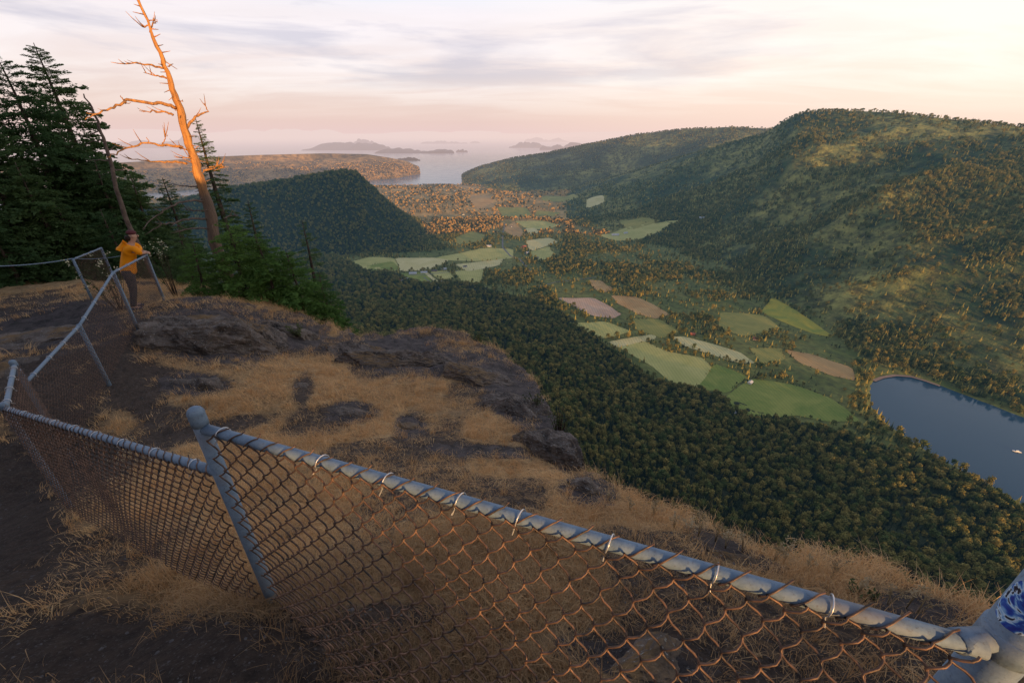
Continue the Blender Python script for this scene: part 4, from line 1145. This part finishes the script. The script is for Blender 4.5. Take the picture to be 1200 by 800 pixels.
def grass_points(N, seed):
    g = np.random.default_rng(seed); r = .7+g.random(N)*17; a = np.radians(-82+150*g.random(N))
    X = r*np.sin(a); Y = r*np.cos(a); rim = np.interp(np.degrees(a), RIM_A, RIM_R)
    k = r < rim+.35; X, Y, r = X[k], Y[k], r[k]
    Z = height(X, Y); px, py, f = project(X, Y, Z)
    k = (px > -80) & (px < 1280) & (py < 880) & (f > 0); X, Y, Z, r, px, py = [v[k] for v in (X, Y, Z, r, px, py)]
    m = grass_mask(X, Y, Z)
    for rx, ry, ra, rb, rz in ROCKS:
        c_, s_ = math.cos(rz), math.sin(rz); u_ = ((X-rx)*c_+(Y-ry)*s_)/ra; v_ = (-(X-rx)*s_+(Y-ry)*c_)/rb; m = m*np.clip((np.hypot(u_, v_)-.75)*2.5, 0, 1)
    k = g.random(len(X)) < m**1.4*.95+.004*(m > 0)
    X, Y, Z, r, px, py, m = [v[k] for v in (X, Y, Z, r, px, py, m)]
    n = fbm(X*1.7, Y*1.7, 3)
    tall = np.clip(blob(px, py, 520, 770, 170, 60, 5)*1.4+blob(px, py, 230, 690, 150, 60, 18)+.5*blob(px, py, 900, 780, 200, 60)+np.clip(n*1.6-.1, 0, .6), 0, 1)
    u = g.random(len(X)); pick = np.where(u < tall*.55, 6+g.integers(0, 2, len(X)), np.where(u < .30+tall*.5, 3+g.integers(0, 3, len(X)), g.integers(0, 3, len(X))))
    sc = (.55+.5*g.random(len(X)))*np.clip(.6+r*.06, .6, 1.3)
    return X, Y, Z, sc, g.random(len(X))*6.28, pick
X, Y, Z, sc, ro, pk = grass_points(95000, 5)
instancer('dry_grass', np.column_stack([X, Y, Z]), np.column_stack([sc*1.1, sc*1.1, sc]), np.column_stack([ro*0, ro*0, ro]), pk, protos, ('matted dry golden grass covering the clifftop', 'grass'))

# loose stones on the dark ground at the lower left
def stones():
    pr = []
    for k in range(5):
        bm = bmesh.new(); bmesh.ops.create_icosphere(bm, subdivisions=2, radius=1); r_ = np.random.default_rng(k+90)
        for v in bm.verts:
            v.co = Vector(v.co)*(1+.25*float(vnoise(np.array([v.co.x*1.7+k*3]), np.array([v.co.y*1.7+v.co.z]))[0])); v.co.z *= .55
        me = bpy.data.meshes.new('pebble'); bm.to_mesh(me); bm.free(); me.materials.append(M_pebble); pr.append(me)
    g = np.random.default_rng(77); N = 5200; r = .8+g.random(N)*7; a = np.radians(-80+120*g.random(N)); X = r*np.sin(a); Y = r*np.cos(a); Z = height(X, Y)
    px, py, f = project(X, Y, Z); m = 1-grass_mask(X, Y, Z); rim = np.interp(np.degrees(a), RIM_A, RIM_R)
    k = (g.random(N) < m*1.0) & (px > -60) & (px < 1260) & (py < 860) & (r < rim); X, Y, Z = X[k], Y[k], Z[k]
    s = .003+.008*g.random(len(X))**4
    instancer('gravel', np.column_stack([X, Y, Z]), np.column_stack([s, s*(.7+.5*g.random(len(X))), s]), np.column_stack([X*0, X*0, g.random(len(X))*6.28]), g.integers(0, 5, len(X)), pr, ('loose grey gravel strewn over the dark soil', 'gravel'))
M_pebble = solid('grey_pebble', (.11, .10, .10), .9, var=.5)
stones()

# ---------------------------------------------------------------- conifers near the lookout
def branch_card(seed, twigs=22, needles=9, droop=.18, L=1.0, wide=.42):
    g = np.random.default_rng(seed); V = []
    def quad(p, d, up, ln, w):
        s = np.cross(d, up); s /= np.linalg.norm(s)+1e-9
        V.extend([p-s*w*.35, p+d*ln*.5-s*w, p+d*ln, p+d*ln*.5+s*w])
    for i in range(twigs):
        t = .14+.86*(i+g.random()*.7)/twigs; side = 1 if i % 2 else -1
        base = np.array([t, 0, -droop*t*t]); l = wide*(1-t)**.7*(.6+.6*g.random())+.07
        an = side*math.radians(g.uniform(38, 68)); d = np.array([math.cos(an), math.sin(an), g.uniform(-.55, .22)]); d /= np.linalg.norm(d)
        for k in range(needles):
            u = (k+g.random())/needles; p = base+d*l*u+np.array([0, 0, -.10*l*u*u])
            a2 = an+side*math.radians(g.uniform(-75, 55)); dd = np.array([math.cos(a2), math.sin(a2), g.uniform(-.7, .5)]); dd /= np.linalg.norm(dd)
            up = np.array([g.normal(), g.normal(), .8]); quad(p, dd, up, g.uniform(.07, .13), g.uniform(.016, .030))
    for k in range(8):
        p = np.array([.9+.1*g.random(), 0, -droop*.9]); dd = np.array([1, g.normal()*.5, g.normal()*.3]); dd /= np.linalg.norm(dd); quad(p, dd, np.array([0, g.normal()*.4, 1.]), .08, .014)
    return np.array(V)
CARDS = [branch_card(k, 24, 10) for k in range(5)]
def fir(px, py, D, R, label, seed, mat, base_drop=0, dens=1.0, group=None, name='fir_tree', cat='conifer', low=.06, irr=.5, lean=(0, 0), cat2=None, hmin=None):
    g = np.random.default_rng(seed); tip = at_d(px, py, D); x, y = tip[0]-lean[0], tip[1]-lean[1]; zb = hz(x, y)
    H = tip[2]-zb
    if hmin and H < hmin: zb = tip[2]-hmin; H = hmin
    if H > 14: zb = tip[2]-14; H = 14
    zb -= .2; H += .2
    root = empty(name, (x, y, zb)); tag(root, label, cat, group)
    n = 9; cl = [np.array([lean[0]*t+.05*math.sin(t*7+seed), lean[1]*t+.05*math.cos(t*6+seed), H*t]) for t in np.linspace(0, 1, n)]
    mb = MB(); mb.tube(cl, [max(.01, .022*H*(1-t)**.9+.006) for t in np.linspace(0, 1, n)], 8); mb.build('trunk', M_bark, root, True)
    nb = int(H*21*dens); Vs = []; bm_ = MB()
    for i in range(nb):
        t = low+(1-low-.01)*((i+g.random())/nb)**.92; c = np.array([np.interp(t, np.linspace(0, 1, n), [q[k] for q in cl]) for k in range(3)])
        a = i*2.399+g.normal()*.3
        Lb = R*((1-t)**.72)*(1-irr*g.random())*(1.0 if t > .12 else .8)+.12
        up = math.radians(-6-22*(1-t)+34*t**3+g.normal()*8)
        cd = CARDS[g.integers(0, 5)]*np.array([Lb, Lb*g.uniform(.8, 1.15), Lb])
        if Lb < .8: cd = CARDS[g.integers(0, 5)]*np.array([Lb, Lb*1.2, Lb])
        ca, sa = math.cos(a), math.sin(a); cu, su = math.cos(up), math.sin(up); ro = g.normal()*.25
        Rr = np.array([[1,0,0],[0,math.cos(ro),-math.sin(ro)],[0,math.sin(ro),math.cos(ro)]])
        Ry = np.array([[cu,0,-su],[0,1,0],[su,0,cu]]); Rz = np.array([[ca,-sa,0],[sa,ca,0],[0,0,1]])
        M_ = Rz@Ry@Rr; Vs.append(cd@M_.T+c)
        if i % 2 == 0:
            e = M_@np.array([Lb*.9, 0, -.18*Lb*.8]); m_ = M_@np.array([Lb*.5, 0, -.05*Lb]); bm_.tube([c, c+m_, c+e], [.006+.008*Lb, .006, .003], 4, cap=False)
    V = np.concatenate(Vs); me = new_mesh('crown', V, np.arange(len(V), dtype=np.int32).reshape(-1, 4), [mat]); obj('crown', me, root)
    if bm_.n: bm_.build('branch_wood', M_bark, root, True)
    return root
DG = M_firA
fir(36,50,25,3.9,'tallest dark fir against the sky at the left edge of the grove',101,DG,lean=(-.3,0))
fir(-6,66,23,3.6,'tall dark fir cut by the left photo edge below the sky',102,DG)
fir(-60,110,22,3.2,'dark fir at the far left edge of the grove',103,DG)
fir(70,150,23,2.8,'dark fir standing right of the tallest fir, with its tip at the skyline',104,DG,hmin=7)
fir(20,190,21,2.6,'dark fir in front of the tall firs at the left photo edge',105,DG,hmin=6)
fir(110,188,22,2.4,'dark fir under the bare grey snag branches',106,DG,hmin=6)
fir(150,205,23,2.5,'dark fir directly behind the person in the yellow jacket',107,DG,hmin=7)
fir(188,208,24,2.4,'dark fir just left of the dead snag trunk',108,DG,hmin=7)
fir(60,232,21,2.2,'low dark fir above the far fence panel',109,DG,hmin=5)
fir(-30,240,20,2.4,'low dark fir above the cable at the left photo edge',110,DG,hmin=5)
fir(120,245,20,2.0,'low dark fir just above the far fence panel, left of the person',111,DG,hmin=5)
fir(229,137,21,1.7,'slim dark fir rising directly behind the dead snag',112,DG,dens=.8,hmin=8)
fir(205,262,17,1.7,'dark fir right behind the person at the snag foot',113,DG,hmin=5)
fir(-170,150,21,3.0,'dark fir beyond the left photo edge, end of the grove',114,DG,dens=.7,hmin=7)
fir(-330,180,19,2.8,'dark fir farthest beyond the left photo edge',115,DG,dens=.6,hmin=6)
BG = M_firB
fir(262,258,12.9,2.1,'bright green young fir at the foot of the dead snag',121,BG,dens=1.3,hmin=4.5)
fir(300,276,12.7,2.0,'bright green young fir right of the snag, middle of three',122,BG,dens=1.3,hmin=4)
fir(338,294,12.8,1.8,'bright green young fir nearest the open valley',123,BG,dens=1.3,hmin=4)
fir(376,320,13.2,1.2,'small green fir at the right end of the young firs',124,BG,dens=1.3,hmin=3)
fir(225,285,13.2,1.6,'small green fir between the last fence post and the snag',125,BG,dens=1.3,hmin=4)
fir(288,236,18,1.2,'darker green slim fir behind the bright young firs',126,DG,hmin=6)
fir(352,258,18,1.35,'sparse flat topped pine against the shadowed hill',127,DG,dens=.55,name='pine_tree',irr=.6,hmin=5)

# ---------------------------------------------------------------- the dead snag
def chain(pts, D, dz=None, n=3, wob=.0, g=None, dd=0.0):
    P = [at_d(x, y, D+dd*i/(len(pts)-1)) for i, (x, y) in enumerate(pts)]
    P = np.array(P); tt = np.linspace(0, len(P)-1, (len(P)-1)*n+1); Q = np.stack([np.interp(tt, range(len(P)), P[:, k]) for k in range(3)], 1)
    if wob and g is not None: Q[1:-1] += g.normal(size=(len(Q)-2, 3))*wob
    return Q
g = np.random.default_rng(8); SD = 14.2
tr = chain([(254,290),(249,262),(243,238),(236,214),(230,194),(222,169),(214,143),(207,118),(200,98),(193,78),(184,54),(173,24),(162,0),(154,-16)], SD, n=3, wob=.012, g=g)
sroot = empty('dead_tree', tuple(tr[0]-np.array([0, 0, .6]))); tag(sroot, 'tall bare leaning dead tree with its upper trunk glowing orange in the sun', 'dead tree')
def ch2(mb, nm, mat, root): 
    o = mb.build(nm, mat, root, True); o.data.transform(Matrix.Translation(-root.location)); return o
mb = MB(); base = tr[0]-np.array([-.1, 0, 1.6]); full = np.vstack([[base], tr]); m = len(full)
rad = [.17-.0*i for i in range(1)]+[max(.028, .145*(1-i/(m-1))**1.05)*(1+.06*math.sin(i*2.1)) for i in range(m-1)]
mb.tube(full, rad, 14)
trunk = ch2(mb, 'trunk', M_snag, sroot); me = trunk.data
co_ = np.array([v.co[:] for v in me.vertices]); nn_ = np.array([v.normal[:] for v in me.vertices]); co_ += nn_*(fbm(co_[:, 0]*9+co_[:, 2]*2, co_[:, 1]*9+co_[:, 2]*2, 3)*.02)[:, None]
me.vertices.foreach_set('co', co_.astype(np.float32).ravel()); me.update()
BR = [([(193,80),(178,77),(160,74),(130,73)],.030,-.5),([(195,92),(182,89),(168,85)],.022,.4),([(206,127),(194,122),(178,121),(150,118),(143,121),(130,127),(112,134),(100,140)],.052,-1.2),([(145,119),(141,112)],.016,0),
      ([(203,135),(195,131),(180,131),(163,130)],.032,.3),([(214,173),(200,171),(190,170),(172,168),(150,173),(136,180),(124,184)],.040,-.7),([(190,170),(193,162),(196,158)],.010,0),([(175,168),(172,161)],.01,0),
      ([(219,192),(205,190),(188,190),(165,187),(150,186)],.032,-.4),([(219,150),(225,141),(231,136),(244,130),(239,121)],.040,.5),([(232,136),(236,132)],.02,0),([(176,38),(180,28),(184,23)],.022,.2),([(174,30),(168,32),(165,31)],.015,.0),
      ([(197,78),(203,75)],.016,.2),([(243,236),(228,236),(212,236),(196,244),(180,254),(168,270)],.034,-.8),([(247,257),(225,256),(205,262),(190,262),(170,275)],.036,-.6),([(240,220),(222,218),(207,217)],.026,.3),
      ([(250,268),(225,268),(200,273)],.03,-.3),([(244,246),(228,247),(212,245)],.022,.4),([(238,200),(248,198),(256,194),(263,196),(250,200)],.030,.5),([(245,196),(258,193),(262,192)],.014,.6),([(228,180),(236,177)],.022,.3),([(232,188),(222,185),(204,184)],.026,-.3),([(226,176),(214,174),(204,172)],.024,.3),
      ([(262,256),(272,252),(280,254)],.016,.4),([(213,132),(205,130)],.014,0),([(209,120),(214,117)],.014,.1)]
for i, (pts, r0, dd) in enumerate(BR):
    Q = chain(pts, SD, n=4, wob=.012, g=g, dd=dd); k = len(Q)
    b = MB(); b.tube(Q, [r0*.72*(1-j/(k-1))**.7+.005 for j in range(k)], 6)
    for q in range(0 if k < 8 else 3):
        j = int(g.integers(k//3, k-1)); d = Q[j+1 if j+1 < k else j]-Q[j-1]; d /= np.linalg.norm(d)+1e-9; v = np.array([g.normal()*.5, g.normal()*.3, abs(g.normal())])+d; v /= np.linalg.norm(v); L = .12+.25*g.random()
        b.tube([Q[j], Q[j]+v*L*.6, Q[j]+v*L+np.array([0, 0, .03])], [.012, .008, .003], 5)
    ch2(b, 'branch', M_snag if pts[0][1] < 205 else M_snagdark, sroot)  # branches rooted below the sun line get their shade as grey colour
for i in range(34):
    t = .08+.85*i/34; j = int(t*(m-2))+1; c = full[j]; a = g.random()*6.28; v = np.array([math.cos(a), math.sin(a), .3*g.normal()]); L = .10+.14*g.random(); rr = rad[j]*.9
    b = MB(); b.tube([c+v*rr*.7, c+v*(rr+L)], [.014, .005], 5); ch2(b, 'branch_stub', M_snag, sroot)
# the thin grey dead sapling among the firs
tr = chain([(150,262),(140,232),(131,195),(124,170),(116,148),(106,126),(98,110)], 17.5, n=3, wob=.02, g=g)
s2 = empty('dead_tree', tuple(tr[0]-np.array([0, 0, 3.5]))); tag(s2, 'thin grey dead tree leaning among the dark firs left of the glowing snag', 'dead tree')
b = MB(); f2 = np.vstack([[tr[0]-np.array([-.3, 0, 3.5])], tr]); b.tube(f2, [.07]+[.055*(1-i/len(tr))**.8+.008 for i in range(len(tr))], 8); ch2(b, 'trunk', M_snagdark, s2)
for pts in ([(118,152),(104,158),(92,160)],[(122,165),(110,166),(98,172)],[(126,176),(138,172),(142,170)],[(128,186),(112,188),(100,186)],[(133,200),(145,198),(150,194)],[(110,134),(102,133)]):
    b = MB(); Q = chain(pts, 17.5, n=3, wob=.02, g=g, dd=.3); b.tube(Q, np.linspace(.022, .006, len(Q)), 5); ch2(b, 'branch', M_snagdark, s2)

# ---------------------------------------------------------------- shrubs and weeds
def leafy(px, py, D, Hh, W, label, seed, mat, nst=12, nl=16, fl=None, name='shrub', cat='shrub', z0=None, ls=.035):
    g = np.random.default_rng(seed); p = at_d(px, py, D) if D else None
    if D is None:
        p = at_z(px, py, -3.)
        for _ in range(12): p = at_z(px, py, hz(p[0], p[1]))
    x, y = p[0], p[1]; z = hz(x, y) if z0 is None else z0
    root = empty(name, (x, y, z)); tag(root, label, cat); st = MB(); V = []; FV = []
    for i in range(nst):
        a = g.random()*6.28; o = g.random()*W; tip = np.array([math.cos(a)*o, math.sin(a)*o, Hh*(.55+.45*g.random())]); b0 = np.array([math.cos(a)*.04, math.sin(a)*.04, -.03])
        mid = (b0+tip)/2+np.array([0, 0, .1*Hh]); st.tube([b0, mid, tip], [.008, .005, .002], 4)
        for k in range(nl):
            t = .3+.7*g.random(); c = b0*(1-t)**2+2*mid*t*(1-t)+tip*t*t+g.normal(size=3)*ls*.9
            n = g.normal(size=3); n[2] = abs(n[2])+.4; n /= np.linalg.norm(n); d = np.cross(n, g.normal(size=3)); d /= np.linalg.norm(d); s = np.cross(n, d); l = ls*g.uniform(.6, 1.3)
            V.extend([c-d*l, c+s*l*.45, c+d*l, c-s*l*.45])
        if fl is not None:
            for k in range(7):
                c = tip+g.normal(size=3)*.035; n = g.normal(size=3); n /= np.linalg.norm(n); d = np.cross(n, [0, 0, 1.]); d /= np.linalg.norm(d)+1e-9; s = np.cross(n, d); l = .016; FV.extend([c-d*l, c+s*l, c+d*l, c-s*l])
    st.build('stem', M_bark, root, True)
    obj('foliage', new_mesh('foliage', V, np.arange(len(V), dtype=np.int32).reshape(-1, 4), [mat]), root)
    if FV: obj('flower_heads', new_mesh('flower_heads', FV, np.arange(len(FV), dtype=np.int32).reshape(-1, 4), [fl]), root)
    return root
M_flower = solid('cream_flower', (.62, .58, .38), .8, var=.1)
leafy(132,345,12.9,1.35,.55,'leafy shrub with cream flower heads just left of the person',1,M_shrub,16,14,M_flower,name='flowering_shrub')
leafy(208,352,13.2,1.5,.45,'leafy shrub with cream flower heads right of the last fence post',2,M_shrub,14,14,M_flower,name='flowering_shrub')
leafy(655,505,None,.38,.22,'small green shrub with pale tips growing on the rock rim',3,M_shrub,16,16,None,ls=.018)
leafy(628,478,None,.30,.2,'small dull shrub left of the pale tipped rim shrub',4,M_shrub,12,14,None,ls=.02)
leafy(560,400,None,.3,.35,'low green shrub on the rim behind the wide outcrop',5,M_shrub,12,16,None,ls=.03)
leafy(350,395,None,.35,.3,'low green shrub between the two outcrops under the firs',6,M_shrub,12,16,None,ls=.03)
leafy(1012,700,None,.10,.1,'tiny pale shrub at the rim left of the grey flat rock',7,M_shrub,8,12,None,ls=.012)
def weed(px, py, H, seed, label, nst=5, heads=True):
    g = np.random.default_rng(seed); p = at_z(px, py, -2.8)
    for _ in range(15): p = at_z(px, py, hz(p[0], p[1]))
    root = empty('dry_weed', (p[0], p[1], hz(p[0], p[1]))); tag(root, label, 'dry weed', 'dry weeds along the clifftop rim')
    st = MB(); V = []
    for i in range(nst):
        a = g.random()*6.28; o = H*.35*g.random(); h = H*g.uniform(.6, 1.1); pts = [np.array([0, 0, -.02]), np.array([math.cos(a)*o*.4, math.sin(a)*o*.4, h*.6]), np.array([math.cos(a)*o, math.sin(a)*o, h])]
        st.tube(pts, [.0022, .0018, .001], 4)
        for k in range(14):
            c = pts[2]*(1-.3*g.random())+g.normal(size=3)*.006; d = g.normal(size=3); d[2] = abs(d[2]); d /= np.linalg.norm(d); s = np.cross(d, g.normal(size=3)); s /= np.linalg.norm(s); V.extend([c, c+d*.008+s*.004, c+d*.017, c+d*.008-s*.004])
    st.build('stem', M_weed, root, True)
    obj('seed_head', new_mesh('seed_head', V, np.arange(len(V), dtype=np.int32).reshape(-1, 4), [M_weed]), root)
for i, (px, py, H) in enumerate([(712,580,.12),(738,592,.14),(765,600,.15),(790,612,.17),(806,625,.2),(818,622,.22),(838,628,.18),(850,636,.14),(870,640,.18),(905,655,.2),(918,655,.22),(945,662,.12),(972,672,.18),(1005,690,.12),(1040,702,.14),(1062,706,.22),(1075,712,.2),(1108,720,.14)]):
    weed(px, py+6, H, 60+i, 'pale dry weed stalks with fluffy seed heads on the rim above the valley')
# ---------------------------------------------------------------- the person leaning on the fence
M_skin = solid('skin', (.50, .30, .22), .6, var=.08); M_jacket = solid('orange_jacket_cloth', (.95, .31, .004), .7, var=.10, scale=5); M_trouser = solid('grey_trouser_cloth', (.055, .055, .065), .9, var=.2)
M_cap = solid('dark_red_cap', (.10, .025, .03), .8, var=.2); M_shoe = solid('dark_blue_shoe', (.03, .045, .09), .7); M_hair = solid('dark_hair', (.03, .02, .015), .7); M_dark = solid('eye_dark', (.02, .015, .015), .4)
def skinned(name, verts, edges, radii, mat, parent, sub=2, root_i=0, levels=None):
    verts = [(x+LEAN*max(z-.15, 0)*(1 if (x < .25 or z > 1.5) else max(0, 1-(x-.25)/.2)), y, z) for x, y, z in verts]
    me = bpy.data.meshes.new(name); me.from_pydata(verts, edges, []); o = bpy.data.objects.new(name, me); COL.objects.link(o)
    sk = o.modifiers.new('skin', 'SKIN'); sk.use_smooth_shade = True
    for i, r in enumerate(radii):
        v = me.skin_vertices[0].data[i]; v.radius = (r, r) if np.isscalar(r) else r; v.use_root = (i == root_i)
    ss = o.modifiers.new('sub', 'SUBSURF'); ss.levels = sub; ss.render_levels = sub
    dg = bpy.context.evaluated_depsgraph_get(); m2 = bpy.data.meshes.new_from_object(o.evaluated_get(dg)); bpy.data.objects.remove(o)
    m2.name = name; m2.materials.clear(); m2.materials.append(mat); m2.polygons.foreach_set('use_smooth', np.ones(len(m2.polygons), bool))
    return obj(name, m2, parent)
LEAN = .17
pd = at_d(160.5, 362, 11.55); pz = hz(pd[0], pd[1])
person = empty('person', (pd[0], pd[1], pz)); PS = .92
hdir = np.array([P6['xy'][0]-pd[0], P6['xy'][1]-pd[1]]); prz = math.atan2(hdir[1], hdir[0])+.02
person.rotation_euler = (0, 0, prz); person.scale = (PS, PS, PS)
tag(person, 'person in a bright orange yellow jacket and dark trousers leaning on the fence corner', 'person')
rz_ = P6['top']-pz; rt = rz_/PS+.04        # height of the rail top above the feet
V = [(0,0,.90),(.02,0,1.08),(.07,0,1.24),(.11,0,1.38),(.14,0,1.47),(.165,0,1.54),(.185,0,1.62),(.19,0,1.70)]
Ed = [(0,1),(1,2),(2,3),(3,4),(4,5),(5,6),(6,7)]; Rd = [(.12,.09),(.125,.095),(.155,.11),(.13,.09),.052,.062,.088,.07]
def add(p, parent, r): V.append(p); Ed.append((parent, len(V)-1)); Rd.append(r); return len(V)-1
for s in (-1, 1):
    h = add((0,s*.10,.86),0,.088); k = add((.03,s*.11,.49),h,.060); a = add((-.03,s*.115,.10),k,.040); add((.10,s*.13,.05),a,.036)
    sh = add((.10,s*.18,1.38),3,.056); e = add((.27,s*.22,rt+.06),sh,.042); w = add((.46,s*.10-.05,rt+.02),e,.030); pm = add((.53,s*.06-.05,rt+.015),w,.034)
    for q in range(4):
        f1 = add((.58,s*.06-.05+(q-1.5)*.021,rt+.012-.004*abs(q-1.5)),pm,.0095); f2 = add((.615-.006*abs(q-1.3),s*.06-.05+(q-1.5)*.023,rt-.008),f1,.0088); add((.62-.01*abs(q-1.3),s*.06-.05+(q-1.5)*.023,rt-.035),f2,.0080)
    t1 = add((.535,s*.06-.05-s*.042,rt),pm,.011); add((.565,s*.06-.05-s*.055,rt-.02),t1,.0095)
body = skinned('body', V, Ed, Rd, M_skin, person)
# face: nose, brow, eyes, mouth, ears
mb = MB(); mb.lathe([(.004,-.02),(.014,-.012),(.012,.005),(.005,.03)], (.275+LEAN*1.47,0,1.625), 8); mb.build('nose', M_skin, person, True)
for s in (-1, 1):
    mb = MB(); mb.lathe([(.003,-.008),(.010,0),(.003,.008)], (.262+LEAN*1.5,s*.032,1.655), 8, (1,0,0)); mb.build('eye', M_dark, person, True)
    mb = MB(); mb.lathe([(.004,-.008),(.024,-.004),(.026,.004),(.008,.01)], (.185+LEAN*1.48,s*.088,1.635), 10, (0,1,0)); mb.build('ear', M_skin, person, True)
mb = MB(); mb.box((.262+LEAN*1.44,0,1.588), (.01,.045,.010)); mb.build('mouth', M_cap, person)
# jacket
V = [(0,0,.80),(.005,0,.95),(.03,0,1.10),(.07,0,1.25),(.105,0,1.38),(.13,0,1.46)]; Ed = [(i,i+1) for i in range(5)]; Rd = [(.205,.17),(.195,.16),(.175,.145),(.185,.145),(.16,.12),(.08,.075)]
for s in (-1, 1):
    sh = add((.09,s*.17,1.385),4,.088); e1 = add((.19,s*.235,rt+.17),sh,.074); e = add((.27,s*.26,rt+.065),e1,.068); w1 = add((.37,s*.17-.02,rt+.045),e,.058); add((.445,s*.115-.045,rt+.03),w1,.050)
jk = skinned('jacket', V, Ed, Rd, M_jacket, person)
V = [(.02,0,1.47),(-.02,0,1.44),(-.055,0,1.38)]; Ed = [(0,1),(1,2)]; Rd = [(.10,.06),(.12,.075),(.09,.05)]
hd = skinned('hood', V, Ed, Rd, M_jacket, person, root_i=1); hd.parent = jk
V = [(0,0,1.0),(0,0,.88)]; Ed = [(0,1)]; Rd = [(.185,.145),(.19,.15)]
for s in (-1, 1):
    h = add((0,s*.10,.80),1,.105); h2 = add((.02,s*.11,.62),h,.088); k = add((.03,s*.112,.47),h2,.076); c = add((0,s*.115,.28),k,.066); add((-.03,s*.116,.10),c,.062)
skinned('trousers', V, Ed, Rd, M_trouser, person, root_i=1)
for s in (-1, 1):
    V = [(-.075,s*.12,.045),(0,s*.122,.05),(.09,s*.13,.04),(.15,s*.135,.032)]; Ed = [(0,1),(1,2),(2,3)]; Rd = [.042,.05,.046,.034]
    skinned('shoe', V, Ed, Rd, M_shoe, person, root_i=1)
V = [(.17,0,1.66),(.165,0,1.73),(.165,0,1.765)]; Ed = [(0,1),(1,2)]; Rd = [.108,.100,.05]
skinned('cap', V, Ed, Rd, M_cap, person)
V = [(.12,0,1.66),(.105,0,1.58),(.11,0,1.53)]; Rd = [.092,.075,.05]
skinned('hair', V, Ed, Rd, M_hair, person)
